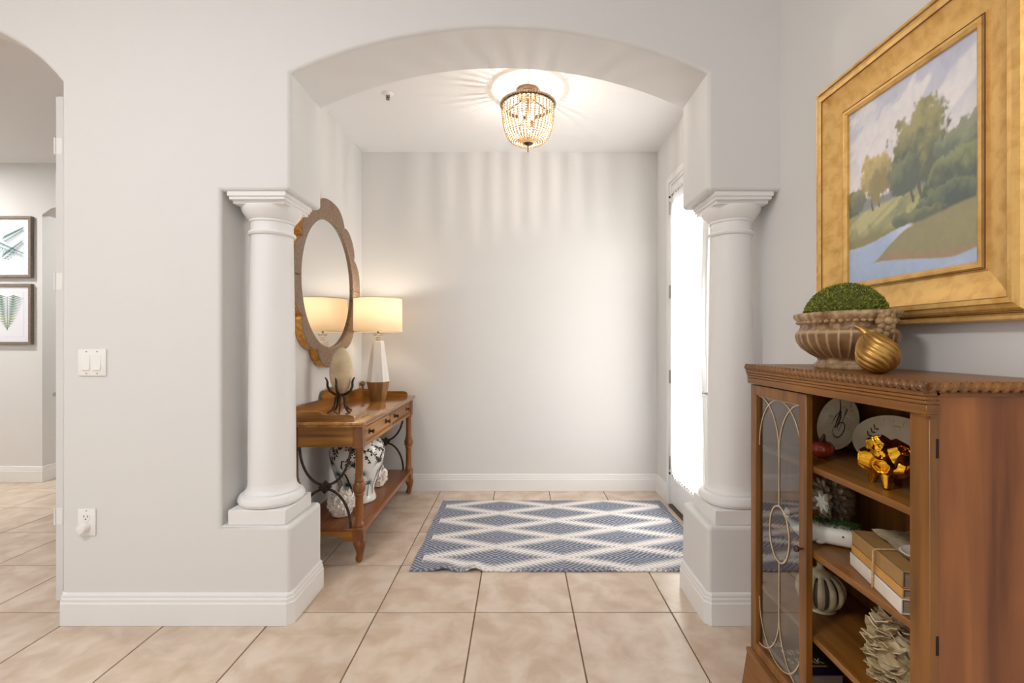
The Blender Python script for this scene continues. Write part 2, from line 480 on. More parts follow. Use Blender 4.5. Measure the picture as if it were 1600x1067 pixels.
lv.tube([(XR - 0.042, ly0 + 0.055, 0.945), (XR - 0.045, ly0 + 0.10, 0.948), (XR - 0.043, ly0 + 0.15, 0.942), (XR - 0.040, ly0 + 0.18, 0.950)], [0.011, 0.010, 0.009, 0.007], 10)
d.part('lever_handle', lv, NICKEL, leaf)
db = MB().lathe([(0.027, 0), (0.027, 0.012), (0.02, 0.016), (0.0001, 0.016)], (0, 0, 0), 20).xf(Matrix.Translation((XR + 0.004, ly0 + 0.06, 1.08)) @ Matrix.Rotation(R(-90), 4, 'Y'))
db.box(XR - 0.026, XR - 0.012, ly0 + 0.055, ly0 + 0.065, 1.06, 1.10, b=0.002)
d.part('deadbolt', db, NICKEL, leaf)
for z in (0.33, 0.99, 1.64, 2.28):
    hm = MB().tube([(XR - 0.010, ly1 + 0.003, z - 0.05), (XR - 0.010, ly1 + 0.003, z + 0.05)], 0.007, 10)
    hm.box(XR - 0.006, XR + 0.003, ly1 - 0.03, ly1 + 0.003, z - 0.05, z + 0.05, b=0.001)
    d.part('hinge', hm, NICKEL)
d.part('threshold', MB().box(XR - 0.02, XR + 0.16, DY0 + 0.03, DY1 - 0.03, 0.001, 0.018, b=0.004), mat('threshold_bronze', lin(84, 66, 48), rough=0.5, metal=0.5))

cu = Thing('door_curtain', 'sheer white pleated curtain hung on the entry door', 'curtain', (XR - 0.02, 3.13, 0.25))
cz0, cz1 = 0.245, 2.37
def cfun(u, v):
    z = cz0 + (cz1 - cz0) * v
    pinch = math.sin(math.pi * v) ** 1.5
    ya = 2.80 + 0.075 * pinch; yb = 3.50 - 0.02 * pinch
    y = ya + (yb - ya) * u
    amp = 0.010 * (0.5 + 0.5 * math.sin(math.pi * v))+0.003
    x = XR - 0.026 + amp * math.sin(u * 2 * math.pi * 16 + 0.6 * math.sin(5 * v)) + 0.003 * math.sin(u * 70)
    return (x, y, z)
SHEER = translucent_mat('sheer_fabric', (0.9, 0.9, 0.89, 1), 0.6)
cu.part('fabric', MB().grid(cfun, 220, 24), SHEER, merge=0, angle=180)
ROD = mat('rod_bronze', lin(70, 56, 44), rough=0.4, metal=0.7)
for z in (0.265, 2.35):
    rm = MB().tube([(XR - 0.026, 2.785, z), (XR - 0.026, 3.53, z)], 0.004, 8)
    rm.sphere((XR - 0.026, 3.535, z), 0.009, 10, 8).sphere((XR - 0.026, 2.78, z), 0.009, 10, 8)
    rm.box(XR - 0.030, XR + 0.004, 3.518, 3.524, z - 0.006, z + 0.006)
    rm.box(XR - 0.030, XR + 0.004, 2.79, 2.796, z - 0.006, z + 0.006)
    cu.part('curtain_rod', rm, ROD)

# hall door seen edge-on behind the wall end
d2 = Thing('door_2', 'white hall door standing open, seen edge-on behind the wall end', 'door', (-2.215, 2.6, 0), kind='structure')
l2 = d2.part('door_leaf', MB().box(-2.230, -2.190, 2.25, 3.05, 0.012, 2.44, b=0.003), WALL)
lv2 = MB().lathe([(0.025, 0), (0.025, 0.006), (0.010, 0.009), (0.009, 0.045)], (0, 0, 0), 16).xf(Matrix.Translation((-2.230, 2.30, 1.0)) @ Matrix.Rotation(R(-90), 4, 'Y'))
lv2.tube([(-2.282, 2.298, 1.0), (-2.286, 2.34, 1.002), (-2.284, 2.39, 0.998)], [0.010, 0.009, 0.007], 8)
d2.part('lever_handle', lv2, NICKEL, l2)
for z in (0.42, 1.55, 2.20):
    d2.part('hinge', MB().box(-2.226, -2.196, 2.2490, 2.252, z - 0.04, z + 0.04, b=0.001).tube([(-2.232, 2.249, z - 0.04), (-2.232, 2.249, z + 0.04)], 0.004, 8), WHITEP)

# unseen downlight added to brighten the hall (out of the frame, left)
rd = Thing('added_downlight', 'added unseen downlight that brightens the hall', 'downlight', (-5.15, 3.25, ZC))
rd.part('trim_ring', MB().lathe([(0.062, ZC - 0.001), (0.062, ZC - 0.006), (0.085, ZC - 0.005), (0.090, ZC - 0.0005), (0.062, ZC - 0.001)], (-5.15, 3.25, 0), 36, cap=False), WHITEP)
rl = bpy.data.lights.new('hall_fill', 'AREA'); rl.shape = 'DISK'; rl.size = 0.12; rl.energy = 28.0; rl.color = (1.0, 0.97, 0.93)
rlo = bpy.data.objects.new('hall_fill', rl); col.objects.link(rlo); rlo.parent = rd.o; rlo.location = (0, 0, -0.004)

# unseen drum light added to brighten bookcase and painting (above the frame)
fl_ = Thing('added_drum_light', 'added unseen drum light for the bookcase and painting', 'ceiling light', (-1.5, -0.1, ZM))
fl_.part('rim', MB().lathe([(0.30, ZM - 0.001), (0.31, ZM - 0.001), (0.31, ZM - 0.06), (0.30, ZM - 0.06), (0.30, ZM - 0.001)], (-1.5, -0.1, 0), 48, cap=False), NICKEL)
fld = bpy.data.lights.new('near_room_fill', 'AREA'); fld.shape = 'DISK'; fld.size = 0.58; fld.energy = 36.0; fld.color = (1.0, 0.98, 0.95)
flo = bpy.data.objects.new('near_room_fill', fld); col.objects.link(flo); flo.parent = fl_.o; flo.location = (0, 0, -0.062)

rd2 = Thing('added_downlight', 'added unseen downlight that brightens the passage beyond the hall', 'downlight', (-3.3, 4.8, ZC))  # unseen fixture put in to lift the dark passage
rd2.part('trim_ring', MB().lathe([(0.062, ZC - 0.001), (0.062, ZC - 0.006), (0.085, ZC - 0.005), (0.090, ZC - 0.0005), (0.062, ZC - 0.001)], (-3.3, 4.8, 0), 36, cap=False), WHITEP)
rl2 = bpy.data.lights.new('passage_fill', 'AREA'); rl2.shape = 'DISK'; rl2.size = 0.12; rl2.energy = 14.0; rl2.color = (1.0, 0.97, 0.93)
rl2o = bpy.data.objects.new('passage_fill', rl2); col.objects.link(rl2o); rl2o.parent = rd2.o; rl2o.location = (0, 0, -0.004)

# ------------------------------------------------------------------ console table
CX0, CX1, CY0, CY1 = -1.312, -0.885, 2.645, 3.895     # outer faces of the leg posts
ZT = 0.81
ct = Thing('console_table', 'honey-stained wooden console table with two drawers and iron scroll ends', 'console table', ((CX0 + CX1) / 2, (CY0 + CY1) / 2, 0))
top = MB().box(CX0 - 0.008, CX1 + 0.018, CY0 - 0.026, CY1 + 0.026, ZT - 0.022, ZT, b=0.007, seg=3).box(CX0 - 0.004, CX1 + 0.008, CY0 - 0.014, CY1 + 0.014, ZT - 0.034, ZT - 0.020, b=0.004, seg=2)
ct.part('tabletop', top, OAKTOP)
LW = 0.056
for ix, lx in enumerate((CX0, CX1 - LW)):
    for ly in (CY0, CY1 - LW):
        cx, cy = lx + LW / 2, ly + LW / 2
        lg = MB().box(lx, lx + LW, ly, ly + LW, 0.652, ZT - 0.034, b=0.004)
        prof = [(0.026, 0.652), (0.026, 0.640), (0.021, 0.632), (0.0215, 0.50), (0.0235, 0.475), (0.027, 0.470), (0.027, 0.464), (0.024, 0.460), (0.033, 0.448), (0.035, 0.43), (0.033, 0.408), (0.024, 0.396), (0.027, 0.392), (0.027, 0.385), (0.022, 0.378), (0.021, 0.26), (0.022, 0.225), (0.027, 0.218), (0.027, 0.206), (0.023, 0.20)]
        lg.lathe(prof[::-1], (cx, cy, 0), 20)
        lg.box(cx - 0.030, cx + 0.030, cy - 0.030, cy + 0.030, 0.118, 0.204, b=0.006)
        ct.part('leg', lg, OAKZ)
        # scrolled foot leaning outward to the corner
        sx = 1 if ix else -1; sy = 1 if ly > 3.2 else -1
        ox = 0.0 if not ix else 1.0
        path = []; rad = []
        for k in range(9):
            u = k / 8
            off = 0.010 * math.sin(u * math.pi * 1.0) - 0.004 * u
            path.append((cx + sx * off * ox, cy + sy * off, 0.125 - 0.117 * u)); rad.append([0.032, 0.034, 0.032, 0.027, 0.0225, 0.020, 0.020, 0.022, 0.017][k])
        ct.part('foot', MB().tube(path, rad, 14), OAKZ)
# aprons
ct.part('apron_end', MB().box(CX0 + LW - 0.004, CX1 - LW + 0.004, CY0 + 0.010, CY0 + 0.030, 0.660, ZT - 0.034, b=0.002).box(CX0 + LW, CX1 - LW, CY0 + 0.006, CY0 + 0.012, 0.660, 0.668, b=0.002), OAKX)
ct.part('apron_end', MB().box(CX0 + LW - 0.004, CX1 - LW + 0.004, CY1 - 0.030, CY1 - 0.010, 0.660, ZT - 0.034, b=0.002), OAKX)
ct.part('apron_back', MB().box(CX0 + 0.012, CX0 + 0.030, CY0 + LW - 0.004, CY1 - LW + 0.004, 0.660, ZT - 0.034, b=0.002), OAKY)
fa = MB()
fy0, fy1 = CY0 + LW - 0.004, CY1 - LW + 0.004
fm = (fy0 + fy1) / 2
xf_ = CX1 - 0.012
fa.box(xf_ - 0.018, xf_ + 0.006, fy0, fy1, 0.652, 0.676, b=0.004, seg=2).box(xf_ - 0.018, xf_ + 0.004, fy0, fy1, 0.764, ZT - 0.034, b=0.002)
fa.box(xf_ - 0.018, xf_ + 0.004, fm - 0.010, fm + 0.010, 0.670, 0.770, b=0.002).box(xf_ - 0.018, xf_ + 0.004, fy0, fy0 + 0.014, 0.670, 0.770, b=0.002).box(xf_ - 0.018, xf_ + 0.004, fy1 - 0.014, fy1, 0.670, 0.770, b=0.002)
ct.part('front_rail', fa, OAKY)
for (a, b_) in ((fy0 + 0.016, fm - 0.012), (fm + 0.012, fy1 - 0.016)):
    dr = MB().box(xf_ - 0.018, xf_ - 0.002, a, b_, 0.678, 0.762, b=0.002)
    for (p, q, r_, s_) in ((a, b_, 0.678, 0.685), (a, b_, 0.755, 0.762), (a, a + 0.008, 0.685, 0.755), (b_ - 0.008, b_, 0.685, 0.755)):
        dr.box(xf_ - 0.004, xf_ + 0.003, p, q, r_, s_, b=0.002)
    dp = ct.part('drawer', dr, OAKY)
    for ky in (a + (b_ - a) * 0.18, a + (b_ - a) * 0.82):
        kn = MB().lathe([(0.017, 0), (0.017, 0.003), (0.007, 0.006), (0.006, 0.016), (0.012, 0.020), (0.014, 0.026), (0.010, 0.031), (0.0001, 0.033)], (0, 0, 0), 18).xf(Matrix.Translation((xf_ - 0.002, ky, 0.722)) @ Matrix.Rotation(R(90), 4, 'Y'))
        ct.part('knob', kn, BRASSD, dp)
# gallery
gb = [(CY0 - 0.005, ZT - 0.002), (CY0 - 0.005, ZT + 0.062)]
for k in range(5): gb.append((2.70 + 0.40 * k / 4, ZT + 0.066 + 0.004 * math.sin(k)))
gb += [(3.11, ZT + 0.105), (3.125, ZT + 0.122), (3.16, ZT + 0.118), (3.20, ZT + 0.128), (3.27, ZT + 0.135), (3.34, ZT + 0.128), (3.38, ZT + 0.118), (3.415, ZT + 0.122), (3.43, ZT + 0.105)]
for k in range(5): gb.append((3.44 + 0.40 * k / 4, ZT + 0.066))
gb += [(CY1 + 0.005, ZT + 0.062), (CY1 + 0.005, ZT - 0.002)]
ct.part('gallery_back', MB().prism(gb, 'yz', CX0 - 0.004, CX0 + 0.010), OAKY)
ge = [(CX0 + 0.006, ZT - 0.002), (CX0 + 0.006, ZT + 0.056), (CX0 + 0.17, ZT + 0.056), (CX0 + 0.19, ZT + 0.052), (CX0 + 0.205, ZT + 0.040), (CX0 + 0.225, ZT + 0.036), (CX1 - 0.075, ZT + 0.036), (CX1 - 0.055, ZT + 0.030), (CX1 - 0.045, ZT + 0.016), (CX1 - 0.045, ZT - 0.002)]
for y in (CY0 - 0.010, CY1 - 0.004):
    ct.part('gallery_end', MB().prism(ge, 'xz', y, y + 0.014), OAKX)
for y in (CY0, CY1):
    fn_ = MB().lathe([(0.013, ZT + 0.05), (0.016, ZT + 0.062), (0.009, ZT + 0.070), (0.007, ZT + 0.076), (0.012, ZT + 0.080), (0.019, ZT + 0.090), (0.021, ZT + 0.100), (0.019, ZT + 0.111), (0.010, ZT + 0.119), (0.0001, ZT + 0.121)], (CX0 + 0.010, y, 0), 18)
    fn_.box(CX0, CX0 + 0.020, y - 0.010, y + 0.010, ZT - 0.002, ZT + 0.056, b=0.002)
    ct.part('finial', fn_, OAKZ)
# lower shelf with scalloped skirt
ct.part('shelf', MB().box(CX0 + 0.012, CX1 - 0.004, CY0 + 0.012, CY1 - 0.012, 0.178, 0.198, b=0.005, seg=2), SHELFW)
def skirt(a, b_):
    n = 24; pts = [(a, 0.180)]
    pts2 = []
    for k in range(n + 1):
        u = k / n; e = min(u, 1 - u) * (b_ - a)
        dz = 0.118 + 0.032 * min(1, max(0, (e - 0.05) / 0.05)) ** 0.7
        pts2.append((a + (b_ - a) * u, dz))
    return [(a, 0.180), (b_, 0.180)] + pts2[::-1]
for y in (CY0 + 0.020, CY1 - 0.036):
    ct.part('skirt', MB().prism(skirt(CX0 + 0.05, CX1 - 0.05), 'xz', y, y + 0.016), OAKX)
ct.part('skirt', MB().prism(skirt(CY0 + 0.05, CY1 - 0.05), 'yz', CX1 - 0.036, CX1 - 0.020), OAKY)
# iron scroll ends
cxm = (CX0 + CX1) / 2 - 0.006
for y in (CY0 + 0.020, CY1 - 0.020):
    ir = []
    up = [(cxm + 0.145 * math.sin(t_), y, 0.442 + 0.222 * (1 - math.cos(t_))) for t_ in [R(-92 + 184 * k / 28) for k in range(29)]]
    dn = [(cxm + 0.145 * math.sin(t_), y, 0.420 - 0.222 * (1 - math.cos(t_))) for t_ in [R(-92 + 184 * k / 28) for k in range(29)]]
    ct.part('iron_arc', MB().tube(up, 0.0075, 10), IRON)
    ct.part('iron_arc', MB().tube(dn, 0.0075, 10), IRON)
    ro = MB()
    hs = 0.037
    ro.prism([(cxm - hs, 0.431), (cxm, 0.431 - hs), (cxm + hs, 0.431), (cxm, 0.431 + hs)], 'xz', y - 0.011, y + 0.011)
    for k in range(4):
        a = R(45 + 90 * k)
        ro.sphere((cxm + 0.012 * math.cos(a), y - 0.012, 0.431 + 0.012 * math.sin(a)), 0.008, 10, 6, (1, 0.5, 1))
    ro.sphere((cxm, y - 0.014, 0.431), 0.005, 10, 6)
    ct.part('rosette', ro, IRON)

# ------------------------------------------------------------------ scalloped mirror
MY, MZ = 3.19, 1.65
def mr(th):
    p = math.degrees(th) % 90
    if p > 45: p = 90 - p
    if p < 29:
        u = p / 29
        r_ = 0.492 + 0.074 * (1 - max(0, (u - 0.30) / 0.70) ** 2.2)
        return r_
    u = (45 - p) / 16
    return 0.492 + 0.050 * math.sqrt(max(0, 1 - u * u)) 
mir = Thing('wall_mirror', 'large round mirror in a scalloped brown frame above the console', 'mirror', (XL, MY, MZ - 0.56))
NS = 288
DUST = mat('frame_bronze_wood', lin(112, 90, 72), lin(138, 114, 93), rough=0.5, scale=60, stretch=(1, 1, 1))
GILT = mat('gilt_edge', lin(222, 164, 78), lin(186, 124, 50), rough=0.35, metal=0.4, scale=40)
for q in range(8):
    vv = []; ff = []
    n = NS // 8
    a0 = q * math.pi / 4
    for k in range(n + 1):
        th = a0 + (math.pi / 4) * (k / n) 
        g_ = 0.0035 if q % 2 == 0 else 0.0; g2 = 0.0035 if q % 2 else 0.0; thg = min(max(th, a0 + g_), a0 + math.pi / 4 - g2)
        ro_ = mr(thg)
        for (r_, x) in ((0.430, XL + 0.020), (0.430, XL + 0.044), (0.438, XL + 0.050), (ro_ - 0.012, XL + 0.056), (ro_ - 0.004, XL + 0.054), (ro_ - 0.001, XL + 0.051)):
            vv.append((x, MY + r_ * math.cos(thg), MZ + r_ * math.sin(thg)))
    m_ = 6
    for k in range(n):
        for j in range(m_ - 1): ff.append((k * m_ + j, k * m_ + j + 1, (k + 1) * m_ + j + 1, (k + 1) * m_ + j))
    mir.part('frame_segment', MB().add(vv, ff), DUST, merge=0, angle=30)
rim = MB()
vv = []; ff = []
for k in range(NS):
    th = 2 * math.pi * k / NS; ro_ = mr(th)
    for (r_, x) in ((ro_ - 0.003, XL + 0.0525), (ro_, XL + 0.050), (ro_, XL + 0.004), (ro_ - 0.02, XL + 0.002), (0.42, XL + 0.002)):
        vv.append((x, MY + r_ * math.cos(th), MZ + r_ * math.sin(th)))
for k in range(NS):
    k2 = (k + 1) % NS
    for j in range(4): ff.append((k * 5 + j, k * 5 + j + 1, k2 * 5 + j + 1, k2 * 5 + j))
mir.part('gilt_edge', rim.add(vv, ff), GILT, merge=0)
SILVER = mat('mirror_silver', (0.93, 0.93, 0.93, 1), rough=0.0, metal=1.0)
disc = MB()
vv = [(XL + 0.032, MY, MZ)] + [(XL + 0.032, MY + 0.433 * math.cos(2 * math.pi * k / 96), MZ + 0.433 * math.sin(2 * math.pi * k / 96)) for k in range(96)]
ff = [(0, 1 + k, 1 + (k + 1) % 96) for k in range(96)]
disc.add(vv, ff)
vv = [(XL + 0.024, MY, MZ)] + [(XL + 0.024, MY + 0.433 * math.cos(2 * math.pi * k / 96), MZ + 0.433 * math.sin(2 * math.pi * k / 96)) for k in range(96)]
disc.add(vv, [(0, 1 + (k + 1) % 96, 1 + k) for k in range(96)]); n0 = 97
disc.f += [(1 + k, 1 + (k + 1) % 96, n0 + 1 + (k + 1) % 96, n0 + 1 + k) for k in range(96)]
mir.part('mirror_glass', disc, SILVER, smooth=False)

# ------------------------------------------------------------------ table lamp
LX, LY = -1.085, 3.60
lamp = Thing('table_lamp', 'lit table lamp with linen drum shade on faceted white and wood base', 'table lamp', (LX, LY, ZT))
LWOOD = wood('lamp_wood', lin(112, 78, 40), lin(150, 108, 60), 'z', rough=0.4)
MARBLE = mat('lamp_white_stone', lin(232, 230, 226), lin(214, 212, 208), rough=0.5, scale=14, stretch=(1, 1, 0.4), bump=0.06, bscale=50, lo=0.5, hi=0.75)
CRYST = mat('lamp_crystal', (0.9, 0.92, 0.93, 1), rough=0.05)
CRYST.node_tree.nodes['Principled BSDF'].inputs['Transmission Weight'].default_value = 0.8
rot0 = R(12)
lamp.part('wood_base', MB().lathe([(0.056, ZT), (0.086, 0.952)], (LX, LY, 0), 6, rot0=rot0), LWOOD, angle=20)
lamp.part('stone_body', MB().lathe([(0.086, 0.953), (0.085, 0.958), (0.0435, 1.262), (0.041, 1.266), (0.012, 1.266)], (LX, LY, 0), 6, rot0=rot0), MARBLE, angle=15)
lamp.part('crystal_neck', MB().lathe([(0.012, 1.266), (0.020, 1.272), (0.012, 1.280), (0.016, 1.290), (0.036, 1.312), (0.034, 1.318), (0.010, 1.312), (0.008, 1.33)], (LX, LY, 0), 10), CRYST, angle=20)
lamp.part('stem', MB().tube([(LX, LY, 1.325), (LX, LY, 1.395)], 0.008, 10), BRASSD)
LINEN = translucent_mat('linen_shade', (0.74, 0.62, 0.46, 1), 0.40, (0.66, 0.51, 0.34, 1))
sh = MB().lathe([(0.1815, 1.335), (0.1790, 1.588)], (LX, LY, 0), 64, cap=False)
shade = lamp.part('lamp_shade', sh, LINEN, merge=0, angle=60)
for (z, r_) in ((1.336, 0.1815), (1.587, 0.179)):
    rims = MB().tube([(LX + r_ * math.cos(2 * math.pi * k / 64), LY + r_ * math.sin(2 * math.pi * k / 64), z) for k in range(64)], 0.0022, 6, closed=True)
    lamp.part('shade_rim', rims, mat('shade_trim', lin(214, 186, 146), rough=0.8), shade)
sp = MB()
for k in range(3):
    a = R(20 + 120 * k)
    sp.tube([(LX, LY, 1.386), (LX + 0.1815 * math.cos(a), LY + 0.1815 * math.sin(a), 1.340)], 0.0015, 6)
lamp.part('shade_spider', sp, BRASSD, shade)
BULB = emis('bulb_glow', (1.0, 0.78, 0.52, 1), 12.0)
lamp.part('light_bulb', MB().lathe([(0.012, 1.392), (0.013, 1.41), (0.026, 1.44), (0.030, 1.46), (0.026, 1.48), (0.012, 1.492), (0.0001, 1.494)], (LX, LY, 0), 16), BULB)
pl = bpy.data.lights.new('lamp_light', 'POINT'); pl.energy = 3.0; pl.color = (1.0, 0.92, 0.80); pl.shadow_soft_size = 0.035
plo = bpy.data.objects.new('lamp_light', pl); col.objects.link(plo); plo.parent = lamp.o; plo.location = (0, 0, 1.525 - ZT)

# ------------------------------------------------------------------ shell specimen on iron stand
SX, SY = -1.142, 2.975
st = Thing('shell_on_stand', 'cream fossil shell held upright in a dark iron claw stand', 'ornament', (SX, SY, ZT))
FOS = mat('fossil_cream', lin(196, 172, 136), lin(222, 204, 172), rough=0.65, scale=10, bump=0.25, bscale=60)
def shell_fn(u, v):
    a = 2 * math.pi * u; b_ = math.pi * v
    rr = math.sin(b_); zz = -math.cos(b_)
    wx = 0.071 * (1 - 0.10 * zz); wy = 0.044
    x = wx * rr * math.cos(a); y = wy * rr * math.sin(a)
    ridge = 0.0022 * math.sin(zz * 95) * max(0, math.cos(a - 0.3)) ** 1.2 * rr
    x += ridge + 0.010 * (zz * zz - 0.3) * 0.4
    return (SX + 0.012 + x * math.cos(0.15) - y * math.sin(0.15), SY + x * math.sin(0.15) + y * math.cos(0.15), 1.074 + 0.148 * zz + 0.04 * (-x) * 0.5)
st.part('shell', MB().grid(shell_fn, 64, 90, True), FOS, angle=80)
sta = MB()
for k, az in enumerate((200, 268, 350, 90)):
    a = R(az); ca, sa = math.cos(a), math.sin(a)
    P_ = lambda r_, z: (SX + 0.008 + r_ * ca, SY + r_ * sa * 0.8, z)
    pr = [P_(0.006, 0.920), P_(0.035, 0.926), P_(0.066, 0.948), P_(0.080, 0.978), P_(0.080, 1.004), P_(0.086, 1.022), P_(0.096, 1.034)]
    st.part('claw', MB().tube(pr, [0.008, 0.0085, 0.0085, 0.008, 0.007, 0.0055, 0.003], 10), IRON)
for az in (225, 285, 330, 60, 140):
    a = R(az); ca, sa = math.cos(a), math.sin(a)
    P_ = lambda r_, z: (SX + 0.008 + r_ * ca, SY + r_ * sa, z)
    lg = [P_(0.014, 0.922), P_(0.034, 0.905), P_(0.036, 0.880), P_(0.042, 0.850), P_(0.062, 0.824), P_(0.086, ZT + 0.0045)]
    st.part('stand_leg', MB().tube(lg, [0.007, 0.0075, 0.007, 0.0065, 0.006, 0.0045], 10), IRON)
st.part('stand_hub', MB().sphere((SX + 0.008, SY, 0.918), 0.016, 14, 8, (1, 1, 0.6)), IRON)

# ------------------------------------------------------------------ painted ginger jar on the lower shelf
JX, JY, ZS = -1.085, 3.14, 0.198
jar = Thing('ginger_jar', 'large white porcelain jar painted with dark blossoms and palms under the console', 'jar', (JX, JY, ZS))
PORC = mat('porcelain', lin(236, 234, 226), lin(226, 226, 220), rough=0.15, scale=6, coat=0.5)
jp = [(0.112, 0), (0.122, 0.004), (0.124, 0.014), (0.115, 0.04), (0.110, 0.07), (0.118, 0.11), (0.140, 0.17), (0.163, 0.24), (0.175, 0.30), (0.177, 0.335), (0.170, 0.37), (0.150, 0.40), (0.118, 0.425), (0.094, 0.434), (0.092, 0.450)]
jar.part('jar_body', MB().lathe(jp, (JX, JY, ZS), 64), PORC, angle=60)
jar.part('lid', MB().lathe([(0.098, 0.446), (0.104, 0.450), (0.104, 0.458), (0.092, 0.480), (0.065, 0.500), (0.025, 0.510), (0.018, 0.516), (0.024, 0.528), (0.020, 0.540), (0.0001, 0.545)], (JX, JY, ZS), 48), PORC, angle=50)
def jr(z):
    for (r0, z0), (r1, z1) in zip(jp, jp[1:]):
        if z0 <= z <= z1: return r0 + (r1 - r0) * (z - z0) / (z1 - z0)
    return jp[-1][0]
def onjar(a, z, e=0.0012):
    r_ = jr(max(0.005, min(0.44, z))) + e
    return (JX + r_ * math.cos(a), JY + r_ * math.sin(a), ZS + z)
def stroke(mb, pts, w0, w1):
    # ribbon painted on the jar; pts are (angle, height)
    n = len(pts); vv = []
    for i, (a, z) in enumerate(pts):
        a0, z0 = pts[max(0, i - 1)]; a1, z1 = pts[min(n - 1, i + 1)]
        da, dz = (a1 - a0) * 0.15, z1 - z0
        L_ = math.hypot(da, dz) or 1
        wd = w0 + (w1 - w0) * i / (n - 1)
        vv.append(onjar(a - dz / L_ * wd / 0.15, z + da / L_ * wd)); vv.append(onjar(a + dz / L_ * wd / 0.15, z - da / L_ * wd))
    mb.add(vv, [(2 * i, 2 * i + 1, 2 * i + 3, 2 * i + 2) for i in range(n - 1)])
def blob(mb, a, z, r_, n=7):
    vv = [onjar(a, z, 0.0014)] + [onjar(a + r_ * math.cos(2 * math.pi * k / n) / 0.15, z + r_ * math.sin(2 * math.pi * k / n), 0.0014) for k in range(n)]
    mb.add(vv, [(0, 1 + k, 1 + (k + 1) % n) for k in range(n)])
dark, teal = MB(), MB()
random.seed(11)
def palm(a, z, size, mb):
    for k in range(11):
        t_ = R(-20 + 220 * k / 10)
        dx, dz = math.cos(t_) * size, math.sin(t_) * size
        stroke(mb, [(a, z), (a + dx * 0.5 / 0.15, z + dz * 0.5 + 0.004), (a + dx / 0.15, z + dz - 0.3 * size * abs(math.cos(t_)))], 0.0036, 0.0010)
for a0 in np.linspace(0, 2 * math.pi, 6, endpoint=False):
    # palms with trunks
    for (da, h, sz, mb) in ((0.0, 0.20, 0.052, teal), (0.38, 0.13, 0.044, teal), (-0.30, 0.27, 0.046, dark)):
        a = a0 + da
        palm(a, h, sz, mb)
        stroke(mb, [(a, h), (a + 0.04, h * 0.7), (a - 0.02, h * 0.4), (a + 0.03, 0.05)], 0.0028, 0.0040)
    # blossom branches
    for b_ in range(3):
        a = a0 + random.uniform(0, 1.0); z = random.uniform(0.27, 0.33)
        pts = [(a, z)]
        for s_ in range(7):
            a += random.uniform(0.03, 0.12) * (1 if b_ % 2 else -1); z = min(0.41, z + random.uniform(0.002, 0.026)); pts.append((a, z))
            for _ in range(3): blob(dark, a + random.uniform(-.06, .06), z + random.uniform(-.014, .014), random.uniform(0.004, 0.0068))
        stroke(dark, pts, 0.0030, 0.0012)
# thick bent trunk facing the camera
fa0 = math.atan2(-JY, -JX) + 0.1
stroke(dark, [(fa0 - 0.35, 0.05), (fa0 - 0.42, 0.12), (fa0 - 0.55, 0.19), (fa0 - 0.72, 0.26), (fa0 - 0.66, 0.30), (fa0 - 0.45, 0.30), (fa0 - 0.2, 0.26)], 0.007, 0.004)
PBLK = mat('jar_dark_glaze', lin(46, 48, 44), rough=0.25); PTEAL = mat('jar_teal_glaze', lin(66, 92, 100), rough=0.25)
jb = jar.o.children[0]
jar.part('painted_branches', dark, PBLK, jb, merge=0, smooth=False)
jar.part('painted_palms', teal, PTEAL, jb, merge=0, smooth=False)

# ------------------------------------------------------------------ white coral / artichoke clusters
CORAL = mat('white_coral', lin(250, 245, 238), lin(240, 231, 220), rough=0.6, scale=40, bump=0.2, bscale=150)
def coral(x, y, r_, h, label, seed):
    random.seed(seed)
    t = Thing('coral_cluster', label, 'ornament', (x, y, ZS), 'white coral clusters on the console shelf')
    core = MB().lathe([(0.35 * r_, 0), (0.62 * r_, 0.04 * h), (0.80 * r_, 0.3 * h), (0.72 * r_, 0.6 * h), (0.4 * r_, 0.84 * h), (0.0001, 0.92 * h)], (x, y, ZS), 20)
    t.part('core', core, CORAL)
    pet = MB(); n = 0
    for ring in range(8):
        v = (ring + 0.5) / 8
        rr = r_ * (0.80 * math.sin(math.pi * (0.18 + 0.72 * v)) + 0.02); z = h * (0.06 + 0.80 * v)
        cnt = max(5, int(14 * rr / r_))
        for k in range(cnt):
            a = 2 * math.pi * (k + 0.5 * (ring % 2)) / cnt + random.uniform(-.12, .12)
            o = Vector((math.cos(a), math.sin(a), 0)); tg = Vector((-math.sin(a), math.cos(a), 0))
            el = R(random.uniform(35, 65) + 20 * v); dr_ = o * math.cos(el) + Vector((0, 0, math.sin(el)))
            c0 = Vector((x, y, ZS + z)) + o * (rr * 0.82)
            L_ = r_ * random.uniform(0.34, 0.50); wd = r_ * random.uniform(0.16, 0.24)
            nn = dr_.cross(tg)
            p = [c0 - tg * wd * 0.6 - dr_ * L_ * .2, c0 + tg * wd * 0.6 - dr_ * L_ * .2, c0 + tg * wd + dr_ * L_ * 0.35 + o * 0.004, c0 + dr_ * L_ + o * 0.006, c0 - tg * wd + dr_ * L_ * 0.35 + o * 0.004, c0 + dr_ * L_ * 0.4 - nn * wd * 0.5 + o * 0.012]
            pet.add(p, [(0, 1, 2, 5), (2, 3, 5), (3, 4, 5), (4, 0, 5)])
    t.part('scales', pet, CORAL, merge=0, smooth=False, kind='stuff')
coral(-1.085, 2.86, 0.088, 0.160, 'spiky white coral cluster on the console shelf, in front of the painted jar', 3)
coral(-1.045, 3.44, 0.080, 0.150, 'spiky white coral cluster on the console shelf, behind the painted jar', 5)

